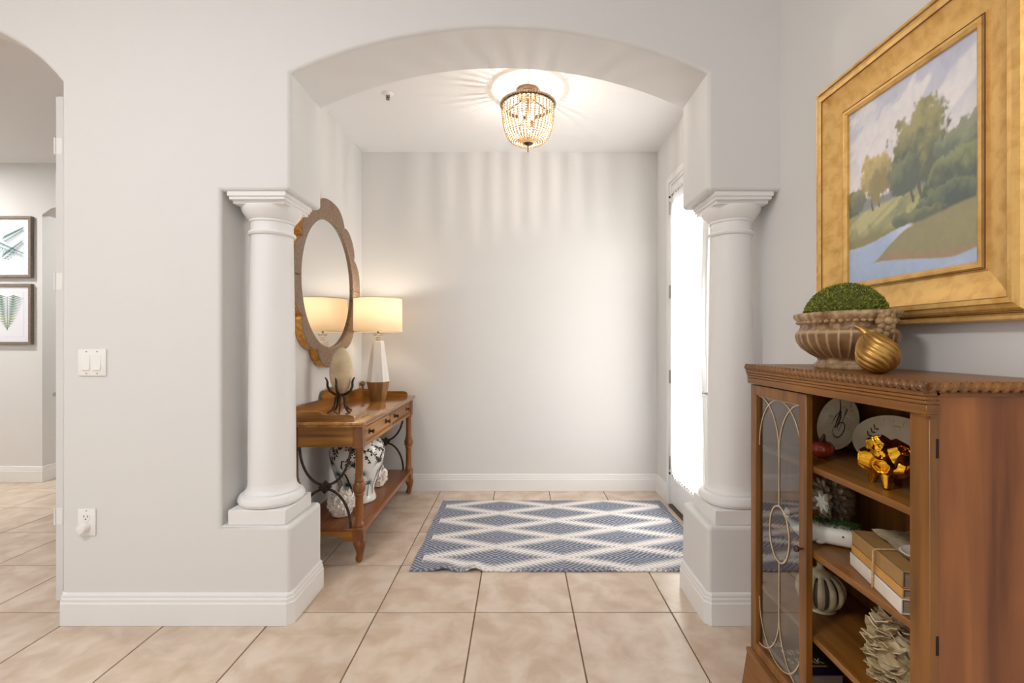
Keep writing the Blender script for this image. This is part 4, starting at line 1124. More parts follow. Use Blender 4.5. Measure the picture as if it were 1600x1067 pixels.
# base with flared bracket feet
bc.part('base_moulding', MB().box(BX - 0.012, BX1, BY0 - 0.010, BY1 + 0.010, 0.122, 0.138, b=0.004, seg=2), CABY)
def bracket(a, b_):
    n = 30; low = []
    for k in range(n + 1):
        u = k / n; e = min(u, 1 - u) * (b_ - a)
        low.append((a + (b_ - a) * u, 0.002 if e < 0.07 else 0.002 + 0.062 * min(1, (e - 0.07) / 0.05) ** 0.6))
    return [(a, 0.124), (b_, 0.124)] + low[::-1]
def flare(mb, axis, sgn):
    for i, (x, y, z) in enumerate(mb.v):
        f_ = 0.020 * max(0, (0.124 - z) / 0.124) ** 1.4
        mb.v[i] = (x - f_ if axis == 'x' else x, y + sgn * f_ if axis == 'y' else y, z)
    return mb
bc.part('base_front', flare(MB().prism(bracket(BY0 - 0.006, BY1 + 0.006), 'yz', BX - 0.008, BX + 0.010), 'x', 1), CABY)
bc.part('base_side', flare(MB().prism(bracket(BX + 0.002, BX1), 'xz', BY0 - 0.007, BY0 + 0.008), 'y', -1), CABX)
bc.part('base_side', flare(MB().prism(bracket(BX + 0.002, BX1), 'xz', BY1 - 0.008, BY1 + 0.007), 'y', 1), CABX)
# glazed door (far half)
dY0, dY1, dZ0, dZ1 = 1.383, 1.713, 0.146, 1.104
sw_ = 0.036
dx0, dx1 = BX + 0.0015, BX + 0.0215
dfm = MB().box(dx0, dx1, dY0, dY0 + sw_, dZ0, dZ1, b=0.0015).box(dx0, dx1, dY1 - sw_, dY1, dZ0, dZ1, b=0.0015)
dfm.box(dx0, dx1, dY0 + sw_, dY1 - sw_, dZ1 - 0.036, dZ1, b=0.0015).box(dx0, dx1, dY0 + sw_, dY1 - sw_, dZ0, dZ0 + 0.034, b=0.0015)
door = bc.part('door', dfm, CABZ)
gy0, gy1, gz0, gz1 = dY0 + sw_, dY1 - sw_, dZ0 + 0.034, dZ1 - 0.036
bc.part('glass_pane', MB().box(dx1 - 0.007, dx1 - 0.004, gy0 - 0.001, gy1 + 0.001, gz0 - 0.001, gz1 + 0.001), pane_mat('bookcase_pane', (0.86, 0.87, 0.86, 1), 3.2), door)
TRAC = mat('tracery_pale', lin(206, 184, 150), lin(190, 164, 128), rough=0.5, scale=20)
gm = (gy0 + gy1) / 2; hw_ = (gy1 - gy0) / 2
tr = MB(); xt = dx1 - 0.0085
def tline(pts): tr.tube([(xt, a, b) for a, b in pts], 0.0024, 6, flat=0.5, up=(1, 0, 0))
def arcs(zs, ze):
    for s_ in (-1, 1):
        pts1 = []; pts2 = []
        for k in range(13):
            u = k / 12
            pts1.append((gm + s_ * hw_ * (1 - math.cos(u * math.pi / 2)) * 0.98, zs + (ze - zs) * (math.sin(u * math.pi / 2))))
            pts2.append((gm + s_ * hw_ * 0.98 * math.cos(u * math.pi / 2), zs + (ze - zs) * math.sin(u * math.pi / 2)))
        tline(pts1); tline(pts2)
arcs(0.890, gz1 - 0.003); arcs(0.350, gz0 + 0.003)
tline([(gm, 0.890), (gm, 0.715)]); tline([(gm, 0.350), (gm, 0.530)])
tline([(gm - hw_, gz1 - 0.003), (gm + hw_, gz1 - 0.003)])
tr.tube([(xt, gm + 0.058 * math.cos(2 * math.pi * k / 32), 0.6225 + 0.0925 * math.sin(2 * math.pi * k / 32)) for k in range(32)], 0.0030, 6, closed=True, flat=0.5, up=(1, 0, 0))
bc.part('tracery', tr, TRAC, door, merge=0, label='pale gothic tracery on the glass')
kb = MB().lathe([(0.004, 0), (0.004, 0.010), (0.009, 0.014), (0.0105, 0.020), (0.008, 0.025), (0.0001, 0.027)], (0, 0, 0), 16).xf(Matrix.Translation((dx0, dY0 + 0.017, 0.640)) @ Matrix.Rotation(R(-90), 4, 'Y'))
bc.part('knob', kb, mat('dark_wood_knob', lin(74, 46, 32), rough=0.35), door)
for z in (1.039, 0.632):
    bc.part('hinge', MB().box(BX + 0.013, BX + 0.0185, BY0 - 0.0012, BY0 + 0.001, z - 0.020, z + 0.020, b=0.0004), mat('hinge_dark', lin(48, 32, 26), rough=0.5, metal=0.6))

# ------------------------------------------------------------------ urn with moss ball on the bookcase
UX, UY = 0.985, 1.420
urn = Thing('oval_urn', 'fluted antique-brown oval urn standing on the bookcase', 'urn', (UX, UY, ZTOP))
URN = mat('urn_relief', lin(190, 160, 120), lin(146, 112, 74), rough=0.5, scale=40, detail=6, bump=0.3, bscale=60)
up_ = [(0.55, 0), (0.57, 0.004), (0.57, 0.014), (0.53, 0.018), (0.50, 0.026), (0.52, 0.032), (0.66, 0.044), (0.82, 0.062), (0.92, 0.082), (0.955, 0.100), (0.945, 0.112), (0.89, 0.120), (0.86, 0.128), (0.87, 0.138), (0.93, 0.148), (0.98, 0.155), (1.0, 0.160), (1.0, 0.167), (0.96, 0.170), (0.90, 0.166), (0.86, 0.15)]
def ufn(a, z):
    if 0.034 < z < 0.112:
        e = math.sin(math.pi * (z - 0.034) / 0.078) ** 0.6
        return 1 + 0.055 * e * ((1 - abs(math.sin(a * 14))) ** 1.5 - 0.3)
    if 0.15 < z < 0.17: return 1 + 0.010 * math.sin(a * 40)
    return 1
fine = []
for (a, b_) in zip(up_, up_[1:]):
    for k in range(3): fine.append((a[0] + (b_[0] - a[0]) * k / 3, a[1] + (b_[1] - a[1]) * k / 3))
fine.append(up_[-1])
ub = urn.part('bowl', MB().lathe(fine, (UX, UY, ZTOP), 288, sx=0.114, sy=0.172, fn=ufn), vcol('urn_wash_and_shade', rough=0.45, bump=0.25, bscale=70), merge=0, angle=60)
# antique wash, paler on ribs and rims; flutes darkened in place of shade
uc = ub.data.color_attributes.new('paint', 'FLOAT_COLOR', 'POINT')
for i, q in enumerate(ub.data.vertices):
    a = math.atan2(q.co.y / 0.172, q.co.x / 0.114); z = q.co.z
    nz_ = 0.5 + 0.5 * mnoise.noise(q.co * 55) + 0.25 * mnoise.noise(q.co * 160)
    if 0.034 < z < 0.118:
        hi = max(0, 1 - abs(math.sin(a * 14)) * 2.6)
        if z > 0.104: hi = max(hi, 0.8 * (1 - abs((z - 0.111) / 0.007)))
        k_ = 0.10 + 0.75 * hi + 0.18 * (nz_ - 0.5)
    else:
        k_ = 0.42 + 0.9 * (nz_ - 0.5)
        if 0.118 < z < 0.146: k_ -= 0.25
    k_ = min(1, max(0, k_))
    d0, l0 = lin(108, 72, 40), lin(208, 180, 138)
    uc.data[i].color = [d0[j] + (l0[j] - d0[j]) * k_ for j in range(3)] + [1]
bd = MB()
for k in range(44):
    a = 2 * math.pi * k / 44
    bd.sphere((UX + 0.114 * 0.90 * math.cos(a), UY + 0.172 * 0.90 * math.sin(a), ZTOP + 0.142), 0.008, 8, 6, (1, 1, 0.7))
urn.part('neck_beads', bd, URN, merge=0, kind='stuff')
for s_ in (-1, 1):
    hd = MB(); cy_ = UY + s_ * 0.165
    for k in range(8):
        a = 2 * math.pi * k / 8
        hd.sphere((UX + 0.018 * math.cos(a), cy_, ZTOP + 0.138 + 0.018 * math.sin(a)), 0.011, 10, 6, (1, 0.9, 1))
    hd.sphere((UX, cy_ + s_ * 0.006, ZTOP + 0.138), 0.012, 12, 8)
    for k in range(3): hd.sphere((UX + (k - 1) * 0.016, UY + s_ * 0.160, ZTOP + 0.112 - 0.006 * (k == 1)), 0.011, 10, 6)
    urn.part('rosette_handle', hd, URN, merge=0)
MOSS = mat('moss_core', lin(86, 90, 32), lin(60, 66, 22), rough=0.95, scale=80)
ms = Thing('moss_ball', 'rounded green moss mound filling the oval urn', 'plant', (UX, UY, ZTOP + 0.15))
dome = MB().lathe([(1.0, 0), (0.99, 0.02), (0.92, 0.046), (0.78, 0.072), (0.55, 0.093), (0.28, 0.104), (0.0001, 0.107)], (UX, UY, ZTOP + 0.148), 48, sx=0.089, sy=0.136)
ms.part('mound', dome, MOSS)
random.seed(21)
tuft = [MB(), MB(), MB()]
for k in range(5200):
    a = random.uniform(0, 2 * math.pi); t_ = math.acos(random.uniform(0, 1))
    n_ = Vector((math.sin(t_) * math.cos(a), math.sin(t_) * math.sin(a), math.cos(t_)))
    c0 = Vector((UX + 0.089 * n_.x, UY + 0.136 * n_.y, ZTOP + 0.148 + 0.106 * n_.z))
    rv = Vector((random.gauss(0, 1), random.gauss(0, 1), random.gauss(0, 1))).normalized()
    d_ = (n_ * 1.2 + rv * 0.8).normalized(); s_ = d_.cross(rv).normalized()
    L_ = random.uniform(0.004, 0.0085); wd = random.uniform(0.0011, 0.0024)
    tuft[k % 3].add([c0 - s_ * wd, c0 + s_ * wd, c0 + d_ * L_ + s_ * wd * .6, c0 + d_ * L_ - s_ * wd * .6], [(0, 1, 2, 3)])
for q, c_ in enumerate((lin(128, 134, 42), lin(156, 158, 58), lin(92, 104, 32))):
    ms.part('moss_leaves', tuft[q], mat('moss_leaf', c_, rough=0.9), merge=0, smooth=False, kind='stuff')

# bronze ribbed gourd in front of the urn
GX, GY = 0.920, 1.200
gd = Thing('bronze_gourd', 'small antique-gold ribbed gourd with bent stem beside the urn', 'ornament', (GX, GY, ZTOP))
BRN = mat('aged_gold', lin(196, 152, 80), lin(136, 98, 48), rough=0.36, metal=0.7, scale=18, bump=0.1)
tilt = Matrix.Translation((GX, GY, ZTOP + 0.046)) @ Matrix.Rotation(R(24), 4, Vector((-0.85, -0.5, 0)))
def gfn(u, v):
    b_ = math.pi * v; z = -math.cos(b_); rr = math.sin(b_)
    a = 2 * math.pi * u + 0.7 * z
    k_ = 1 + 0.10 * (abs(math.sin(a * 8)) ** 0.7 - 1)
    zz = z * 0.048 if z < 0 else z * 0.050 + 0.030 * max(0, z - 0.55)
    return tuple(tilt @ Vector((0.048 * rr * k_ * math.cos(2 * math.pi * u), 0.048 * rr * k_ * math.sin(2 * math.pi * u), zz)))
gb_ = MB().grid(gfn, 192, 36, True)
lowest = min(p[2] for p in gb_.v); gb_.xf(Matrix.Translation((0, 0, ZTOP - lowest)))
gd.part('gourd_body', gb_, BRN, angle=80)
stp = [tilt @ Vector(p) + Vector((0, 0, ZTOP - lowest)) for p in ((0, 0, 0.052), (-0.002, 0.002, 0.068), (-0.005, 0.006, 0.080), (-0.010, 0.012, 0.090))]
gd.part('stem', MB().tube(stp, [0.013, 0.009, 0.007, 0.005], 10), BRN)

# ------------------------------------------------------------------ bookcase contents, top shelf
PLATE = mat('cream_plate', lin(228, 214, 186), lin(212, 196, 166), rough=0.25, scale=12, coat=0.4)
INK = mat('plate_ink', lin(74, 60, 42), rough=0.5)
INK2 = mat('plate_ink_pale', lin(134, 116, 88), rough=0.5)
def leaning(cx, cy, lean, yaw=0.0):
    # local frame: a = right as seen from the room (towards -Y), b = up the plate, n = out of the face (towards -X)
    a = Vector((math.sin(yaw), -math.cos(yaw), 0)); n = Vector((-math.cos(yaw), -math.sin(yaw), 0))
    b_ = Vector((0, 0, 1)) * math.cos(lean) - n * math.sin(lean)
    nn = n * math.cos(lean) + Vector((0, 0, 1)) * math.sin(lean)
    return Matrix((a, b_, nn)).transposed().to_4x4()
def plate(name, label, x, y, ra, rb, lean, yaw, ink):
    M0 = leaning(x, y, lean, yaw)
    zc = S1 + rb * math.cos(lean) + 0.010 * math.sin(lean) + 0.001
    M_ = Matrix.Translation((x, y, zc)) @ M0
    t = Thing(name, label, 'plate', (x, y, S1), 'plates on the top bookcase shelf')
    body = MB().lathe([(0.0001, 0.0), (0.66, 0.0), (0.72, 0.004), (0.97, 0.011), (1.0, 0.0125), (1.0, 0.010), (0.98, 0.008), (0.74, 0.0), (0.66, -0.004), (0.0001, -0.004)], (0, 0, 0), 64)
    for i, (p, q, r_) in enumerate(body.v): body.v[i] = (p * ra, q * rb, r_)
    body.xf(M_)
    bo = t.part('dish', body, PLATE, angle=60)
    def hgt(p, q):
        r_ = math.hypot(p / ra, q / rb)
        return 0.0008 + (0 if r_ < .66 else 0.004 * (r_ - .66) / .06 if r_ < .72 else 0.004 + 0.007 * (r_ - .72) / .25)
    for nm, strokes, mt in (('dark_print', ink[0], INK), ('pale_print', ink[1], INK2)):
        mb = MB()
        for (pts, w_) in strokes:
            vv = []; n = len(pts)
            for i, (p, q) in enumerate(pts):
                p0 = pts[max(0, i - 1)]; p1 = pts[min(n - 1, i + 1)]
                dx, dy = p1[0] - p0[0], p1[1] - p0[1]; L_ = math.hypot(dx, dy) or 1
                ww = w_ * (0.35 + 0.65 * math.sin(math.pi * min(1, max(0.02, i / (n - 1)))))
                for s_ in (-1, 1): vv.append((p - s_ * dy / L_ * ww, q + s_ * dx / L_ * ww, hgt(p, q)))
            mb.add(vv, [(2 * i, 2 * i + 1, 2 * i + 3, 2 * i + 2) for i in range(n - 1)])
        mb.xf(M_)
        t.part(nm, mb, mt, bo, merge=0, smooth=False)
s = 0.088
clef = [(0.02, -0.30), (0.10, 0.30), (0.16, 0.48), (0.17, 0.58), (0.12, 0.62), (0.08, 0.50), (0.12, 0.30)]
clef2 = [(-0.06, -0.26), (-0.10, -0.12), (-0.02, 0.04), (0.12, 0.08), (0.24, 0.0), (0.28, -0.16), (0.24, -0.36), (0.10, -0.52), (-0.08, -0.54), (-0.22, -0.44), (-0.28, -0.28)]
bird = [[(-0.20, 0.98), (-0.18, 0.6), (-0.16, 0.3), (-0.20, 0.05), (-0.22, -0.22)], [(-0.18, 0.45), (-0.32, 0.25), (-0.42, -0.08)], [(-0.12, 0.5), (-0.06, 0.25), (-0.10, -0.05), (-0.2, -0.2)], [(-0.08, 0.60), (0.06, 0.70)], [(0.38, 0.86), (0.36, 0.66)], [(0.38, 0.60), (0.54, 0.56)], [(-0.28, -0.1), (-0.30, -0.35)]]
sc_ = lambda L_: [(p * s, q * s) for p, q in L_]
ink1 = ([(sc_(clef), 0.0022), (sc_(clef2), 0.0026)] + [(sc_(b_), 0.004 if i in (0, 2) else 0.0024) for i, b_ in enumerate(bird)],
        [(sc_([(-0.7 + 0.1 * k, 0.25 - 0.04 * j) for k in range(4)]), 0.0006) for j in range(3)] + [(sc_([(0.15 + 0.15 * k, 0.28 - 0.08 * j - 0.04 * k) for k in range(5)]), 0.0007) for j in range(5)] + [(sc_([(-0.5 + 0.2 * k, -0.36 - 0.08 * j - 0.05 * k) for k in range(6)]), 0.0007) for j in range(5)])
plate('round_plate', 'small round cream plate printed with a treble clef, standing on the top shelf', 1.085, 1.580, s * 1.04, s * 1.04, R(16), 0.05, ink1)
random.seed(31)
def sprig(cx, cy, ang, n, L_):
    out = [([(cx, cy), (cx + math.cos(ang) * L_, cy + math.sin(ang) * L_)], 0.0008)]
    for k in range(n):
        u = (k + 1) / n; px_, py_ = cx + math.cos(ang) * L_ * u, cy + math.sin(ang) * L_ * u
        for s_ in (-1, 1):
            an = ang + s_ * 0.9
            out.append(([(px_, py_), (px_ + math.cos(an) * 0.007, py_ + math.sin(an) * 0.007), (px_ + math.cos(an) * 0.014, py_ + math.sin(an) * 0.014)], 0.0028))
    return out
ink2 = (sprig(-0.110, -0.01, 1.0, 3, 0.045) + [([(-0.06 + 0.035 * k, 0.055 + 0.004 * (k % 2)), (-0.058 + 0.035 * k, 0.066)], 0.0016) for k in range(4)], sprig(0.05, 0.045, 0.3, 3, 0.04) + [([(-0.03, 0.048), (0.0, 0.05)], 0.002)])
plate('oval_platter', 'oval cream platter printed with leaf sprigs, leaning behind the gold ornament', 1.080, 1.345, 0.150, 0.078, R(22), 0.0, ink2)
pk = Thing('small_pumpkin', 'small glazed red pumpkin on the top shelf in front of the round plate', 'pumpkin', (0.968, 1.492, S1))
def pfn(u, v, R0=0.034, H0=0.027, x=0.968, y=1.492, z0=S1, lobes=8, dep=0.06):
    b_ = math.pi * v; a = 2 * math.pi * u
    rr = math.sin(b_) ** 0.8; z = -math.cos(b_)
    k_ = 1 - dep * (1 - abs(math.sin(a * lobes / 2))) ** 2
    return (x + R0 * rr * k_ * math.cos(a), y + R0 * rr * k_ * math.sin(a), z0 + H0 * (1 + z) - 0.004 * (1 if z > .9 else 0))
pk.part('pumpkin_body', MB().grid(pfn, 64, 20, True), mat('red_glaze', lin(168, 58, 30), lin(120, 34, 20), rough=0.2, scale=20, coat=0.5), angle=80)
pk.part('stem', MB().tube([(0.968, 1.492, S1 + 0.048), (0.968, 1.492, S1 + 0.058), (0.971, 1.490, S1 + 0.068), (0.970, 1.489, S1 + 0.075)], [0.016, 0.009, 0.005, 0.003], 10), mat('dark_red_stem', lin(70, 34, 24), rough=0.35))

# gold barnacle ornament: cluster of open-mouthed cones
gb = Thing('gold_barnacle', 'shiny gold barnacle cluster ornament with open mouths on the top shelf', 'ornament', (0.945, 1.200, S1))
GOLDS = mat('polished_gold', lin(232, 178, 52), lin(196, 134, 30), rough=0.17, metal=1.0, scale=14, bump=0.35, bscale=70)
core = MB().sphere((0.945, 1.200, S1 + 0.062), 0.046, 24, 16, (1.0, 1.15, 0.85))
for i, q in enumerate(core.v):
    v = Vector(q); core.v[i] = tuple(v + (v - Vector((0.945, 1.2, S1 + 0.062))).normalized() * 0.008 * mnoise.noise(v * 45))
gb.part('core', core, GOLDS, angle=60)
def barn(d_, base_r, tip_r, L_):
    d_ = Vector(d_).normalized(); M_ = Matrix.Translation(Vector((0.945, 1.200, S1 + 0.062)) + d_ * 0.024) @ d_.to_track_quat('Z', 'Y').to_matrix().to_4x4()
    ctl = [(base_r, -0.012), (base_r * 1.04, 0), (base_r * 1.0, L_ * 0.35), (base_r * 0.80, L_ * 0.7), (tip_r * 1.08, L_ * 0.95), (tip_r * 0.96, L_ * 1.04), (tip_r * 0.80, L_ * 1.0), (tip_r * 0.72, L_ * 0.8), (tip_r * 0.6, L_ * 0.45), (0.0001, L_ * 0.35)]
    pr = []
    for i in range(len(ctl) - 1):
        for k in range(4): pr.append((ctl[i][0] + (ctl[i + 1][0] - ctl[i][0]) * k / 4, ctl[i][1] + (ctl[i + 1][1] - ctl[i][1]) * k / 4))
    pr.append(ctl[-1])
    ph = base_r * 1000 + d_.x * 5
    mb = MB().lathe(pr, (0, 0, 0), 44, fn=lambda a, z: 1 + 0.055 * math.sin(a * 6 + ph) + 0.05 * math.sin(a * 2 + ph + z * 40) + 0.03 * math.sin(a * 11 + z * 120))
    return mb.xf(M_)
for (d_, b_, t_, L_) in (((-0.75, -0.62, -0.05), 0.030, 0.0175, 0.034), ((-0.85, 0.50, 0.10), 0.033, 0.019, 0.036), ((-0.35, 0.25, 0.95), 0.031, 0.019, 0.040), ((0.05, -0.75, 0.62), 0.030, 0.017, 0.038), ((0.15, -1.0, -0.1), 0.030, 0.017, 0.036), ((-0.62, -0.25, 0.70), 0.026, 0.013, 0.032), ((0.8, 0.3, 0.4), 0.030, 0.017, 0.036), ((0.0, 0.95, 0.25), 0.030, 0.016, 0.034), ((0.5, -0.2, 0.85), 0.028, 0.016, 0.036)):
    gb.part('barnacle_cone', barn(d_, b_, t_, L_), GOLDS, angle=120)
for (dx, dy) in ((-0.022, -0.026), (0.028, 0.004), (-0.010, 0.032)):
    gb.part('foot', MB().tube([(0.945 + dx * 0.7, 1.200 + dy * 0.7, S1 + 0.05), (0.945 + dx, 1.200 + dy, S1 + 0.02), (0.945 + dx * 1.15, 1.200 + dy * 1.15, S1 + 0.001)], [0.020, 0.012, 0.008], 12), GOLDS)

# ------------------------------------------------------------------ second shelf
DRIFT = mat('silvered_driftwood', lin(172, 150, 122), lin(84, 70, 56), rough=0.35, metal=0.2, scale=22, stretch=(1, 1, 4), bump=0.4, bscale=60)
wx, wy = 1.065, 1.555
dw = Thing('driftwood_flower', 'grey driftwood petal cluster with a white star centre behind the whale dish', 'ornament', (wx, wy, S2))
random.seed(6)
cz_ = S2 + 0.098
dw.part('heart', MB().sphere((wx, wy, cz_ - 0.01), 0.055, 16, 12, (0.8, 1, 1.45)), DRIFT)
for k in range(26):
    a = 2 * math.pi * k / 13 + (0.24 if k >= 13 else 0) + random.uniform(-.1, .1)
    ring = k // 13
    d_ = Vector((-0.55 + 0.25 * ring, -math.cos(a) * 0.8, math.sin(a))).normalized()
    c0 = Vector((wx - 0.020 + 0.02 * ring, wy, cz_)) + d_ * 0.022
    L_ = random.uniform(0.045, 0.062) + 0.008 * ring
    path = [c0, c0 + d_ * L_ * 0.35 + Vector((-0.010, 0, 0)), c0 + d_ * L_ * 0.7 + Vector((-0.008, 0, 0)), c0 + d_ * L_]
    path = [(p.x, p.y, max(S2 + 0.012, p.z)) for p in path]
    dw.part('petal', MB().tube(path, [0.008, 0.0135, 0.012, 0.005], 10, flat=0.5, up=(-1, 0, 0)), DRIFT)
star = MB(); nst = 7; vv = [(wx - 0.074, wy, cz_)]
sx_ = wx - 0.072
for k in range(nst * 2):
    a = 2 * math.pi * k / (nst * 2) + 0.2; r_ = 0.038 if k % 2 == 0 else 0.019
    vv.append((sx_ + 0.004, wy - r_ * math.cos(a), cz_ + r_ * math.sin(a)))
vv = [(q[0] - 0.014 * 0, q[1] - 0.012, q[2] - 0.006) for q in vv]
star.add(vv, [(0, 1 + k, 1 + (k + 1) % (nst * 2)) for k in range(nst * 2)])
star.add([(q[0] + 0.012, q[1], q[2]) for q in vv], [(0, 1 + (k + 1) % (nst * 2), 1 + k) for k in range(nst * 2)])
nb = len(vv)
star.f += [(1 + k, 1 + (k + 1) % (nst * 2), nb + 1 + (k + 1) % (nst * 2), nb + 1 + k) for k in range(nst * 2)]
dw.part('star_centre', star, mat('bone_white', lin(238, 234, 224), rough=0.5), smooth=False, label='white spiky star')

WHALE = mat('white_ceramic', lin(232, 226, 214), rough=0.2, coat=0.3)
wa = Vector((0.868, 1.512, 0)); wb = Vector((1.020, 1.408, 0)); wd_ = (wb - wa).normalized(); wl = (wb - wa).length; ws = Vector((-wd_.y, wd_.x, 0))
wh = Thing('whale_dish', 'white ceramic whale dish planted with greenery on the middle shelf', 'planter', tuple((wa + wb) / 2 + Vector((0, 0, S2))))
def whale(u, v):
    # v along the body (tail to head), u around
    a = 2 * math.pi * u
    hgt_ = (0.016 + 0.042 * min(1, v / 0.35) ** 0.8) if v < 0.35 else 0.058 - 0.006 * (v - 0.35)
    wid = (0.010 + 0.026 * min(1, v / 0.4)) if v < 0.4 else 0.036
    if v > 0.9: f_ = math.sqrt(max(0.0, 1 - ((v - 0.9) / 0.1) ** 2) ) ; hgt_ *= 0.6 + 0.4 * f_; wid *= 0.35 + 0.65 * f_
    ca, sa = math.cos(a), math.sin(a)
    sq = lambda q: math.copysign(abs(q) ** 0.65, q)
    c_ = wa + wd_ * (wl * v) + ws * (wid * sq(ca))
    lift = 0.045 * max(0, 1 - v / 0.25) ** 2
    return (c_.x, c_.y, S2 + 0.001 + lift + hgt_ * 0.5 * (1 + sq(sa)))
wh.part('whale_body', MB().grid(whale, 40, 40, True), WHALE, angle=70)
hb = MB()
wh_end = [whale(k / 40, 1.0) for k in range(40)]; hb.add(wh_end, [tuple(range(40))]); wt = [whale(k / 40, 0.0) for k in range(40)]; hb.add(wt, [tuple(range(40))])
wh.part('whale_ends', hb, WHALE, merge=0)
fl = MB(); tp = wa + Vector((0, 0, S2 + 0.062))
for s_ in (-1, 1): fl.tube([tp + Vector((0, 0, -0.012)), tp + ws * (0.018 * s_) - wd_ * 0.004 + Vector((0, 0, 0.006)), tp + ws * (0.036 * s_) - wd_ * 0.006 + Vector((0, 0, 0.014))], [0.007, 0.009, 0.003], 10, flat=0.5)
wh.part('tail_flukes', fl, WHALE)
ep = wa + wd_ * (wl * 0.80) - ws * 0.0362
wh.part('eye', MB().sphere((ep.x, ep.y, S2 + 0.038), 0.0028, 10, 8), SLOT)
fp = wa + wd_ * (wl * 0.50) - ws * 0.037
wh.part('fin', MB().sphere((fp.x, fp.y, S2 + 0.012), 0.014, 12, 8, (1.1, 0.5, 0.5)), WHALE)
GRN = mat('fir_green', lin(52, 92, 34), rough=0.85); GRN2 = mat('fir_dark_green', lin(30, 62, 24), rough=0.85)
gre = [MB(), MB()]
random.seed(12)
for k in range(900):
    v = random.uniform(0.22, 1.02); c0 = wa + wd_ * (wl * v) + ws * random.uniform(-0.026, 0.034) + Vector((0, 0, S2 + 0.052 + random.uniform(0, 0.014)))
    d_ = Vector((random.gauss(0, 1), random.gauss(0, 1), abs(random.gauss(0.3, 0.6)))).normalized()
    s_ = d_.cross(Vector((random.gauss(0, 1), random.gauss(0, 1), random.gauss(0, 1)))).normalized()
    L_ = random.uniform(0.008, 0.016)
    gre[k % 2].add([c0 - s_ * 0.0009, c0 + s_ * 0.0009, c0 + d_ * L_], [(0, 1, 2)])
gt = Thing('fir_greenery', 'dark green needle sprigs growing out of the whale dish', 'plant', tuple((wa + wb) / 2 + Vector((0, 0, S2 + 0.05))))
gt.part('needles', gre[0], GRN, merge=0, smooth=False, kind='stuff'); gt.part('needles', gre[1], GRN2, merge=0, smooth=False, kind='stuff')

# tied bundle of three books
BA = math.atan2(0.055, 0.243)
bM = Matrix.Translation((0.988, 1.168, S2)) @ Matrix.Rotation(-BA, 4, 'Z')
def rbox(x0, x1, y0, y1, z0, z1, b=0.0): return MB().box(x0, x1, y0, y1, z0, z1, b=b, mat=bM)
PAGES = mat('page_block', lin(176, 160, 140), lin(150, 134, 116), rough=0.9, scale=3, stretch=(1, 1, 160))
def book(label, colr, z0, z1, hx, hy, dx=0):
    base = tuple(bM @ Vector((dx, 0, z0)))
    t = Thing('book', label, 'book', base, 'books tied with twine on the middle shelf')
    cv = mat('book_cover', colr, tuple(list(np.array(colr[:3]) * 0.88) + [1]), rough=0.6, scale=20)
    th = 0.0028
    c_ = MB()
    for bx_ in ((-hx + dx, hx + dx, -hy, hy, z0 + 0.0003, z0 + th), (-hx + dx, hx + dx, -hy, hy, z1 - th, z1 - 0.0003)):
        c_.box(*bx_, b=0.0008, mat=bM)
    t.part('cover', c_, cv); t.part('spine', rbox(-hx + dx - 0.001, -hx + dx + 0.004, -hy, hy, z0 + 0.0003, z1 - 0.0003, 0.0015), cv)
    t.part('pages', rbox(-hx + dx + 0.004, hx + dx - 0.004, -hy + 0.004, hy - 0.004, z0 + th, z1 - th), PAGES)
book('white book at the bottom of the twine-tied bundle', lin(226, 218, 204), 0.0, 0.036, 0.088, 0.124, -0.003)
book('mustard book in the middle of the twine-tied bundle', lin(206, 152, 76), 0.036, 0.059, 0.088, 0.123, 0.0)
book('kraft brown book on top of the twine-tied bundle', lin(166, 128, 78), 0.059, 0.098, 0.086, 0.121, -0.001)
TWINE = mat('twine', lin(206, 176, 126), lin(176, 142, 92), rough=0.9, scale=200)
tw = MB()
lp = [(-0.096, -0.006, 0.0018), (-0.096, -0.012, 0.099), (-0.092, -0.012, 0.1008), (0.0, 0.004, 0.1008), (0.089, 0.01, 0.1008), (0.0925, 0.01, 0.099), (0.0925, 0.01, 0.0018)]
tw.tube([bM @ Vector(p) for p in lp], 0.0024, 8)
solid('twine_tie', tw, TWINE, 'tan twine tied around the three stacked books', 'string', tuple(bM @ Vector((0, 0, 0.0))))
def paperf(u, v):
    x = -0.045 + 0.115 * u; y = -0.105 + 0.215 * v
    z = 0.1045 + 0.006 * max(0, mnoise.noise(Vector((u * 3, v * 4, 1)))) + 0.006 * max(0, v - 0.86) / 0.14 * (0.6 + 0.4 * math.sin(u * 9))
    return tuple(bM @ Vector((x, y, z)))
pp = MB().grid(paperf, 24, 40); 
pb = len(pp.v); pp.grid(lambda u, v: tuple(Vector(paperf(u, v)) - Vector((0, 0, 0.0009))), 24, 40)
solid('torn_paper', pp, mat('aged_paper', lin(196, 178, 146), lin(150, 132, 104), rough=0.85, scale=40, detail=6, lo=0.5, hi=0.72), 'torn aged paper sheet lying on top of the tied books', 'paper', tuple(bM @ Vector((0, 0, 0.104))), merge=0, angle=80)
dsh = Thing('saucer', 'white oval saucer lying on the tied books', 'plate', tuple(bM @ Vector((-0.015, -0.085, 0.112))))
ds = MB().lathe([(0.0001, 0.0), (0.030, 0.0), (0.050, 0.008), (0.052, 0.010), (0.049, 0.011), (0.030, 0.003), (0.0001, 0.003)], (0, 0, 0), 40).xf(bM @ Matrix.Translation((-0.012, -0.072, 0.1125)))
dsh.part('dish', ds, WHALE)
dsh2 = MB().lathe([(0.0001, 0.0), (0.014, 0.0), (0.024, 0.008), (0.026, 0.012), (0.023, 0.012), (0.013, 0.003), (0.0001, 0.003)], (0, 0, 0), 32).xf(bM @ Matrix.Translation((-0.012, -0.078, 0.1160)))
solid('tiny_bowl', dsh2, WHALE, 'tiny white bowl set inside the white saucer on the books', 'bowl', tuple(bM @ Vector((-0.012, -0.078, 0.116))))

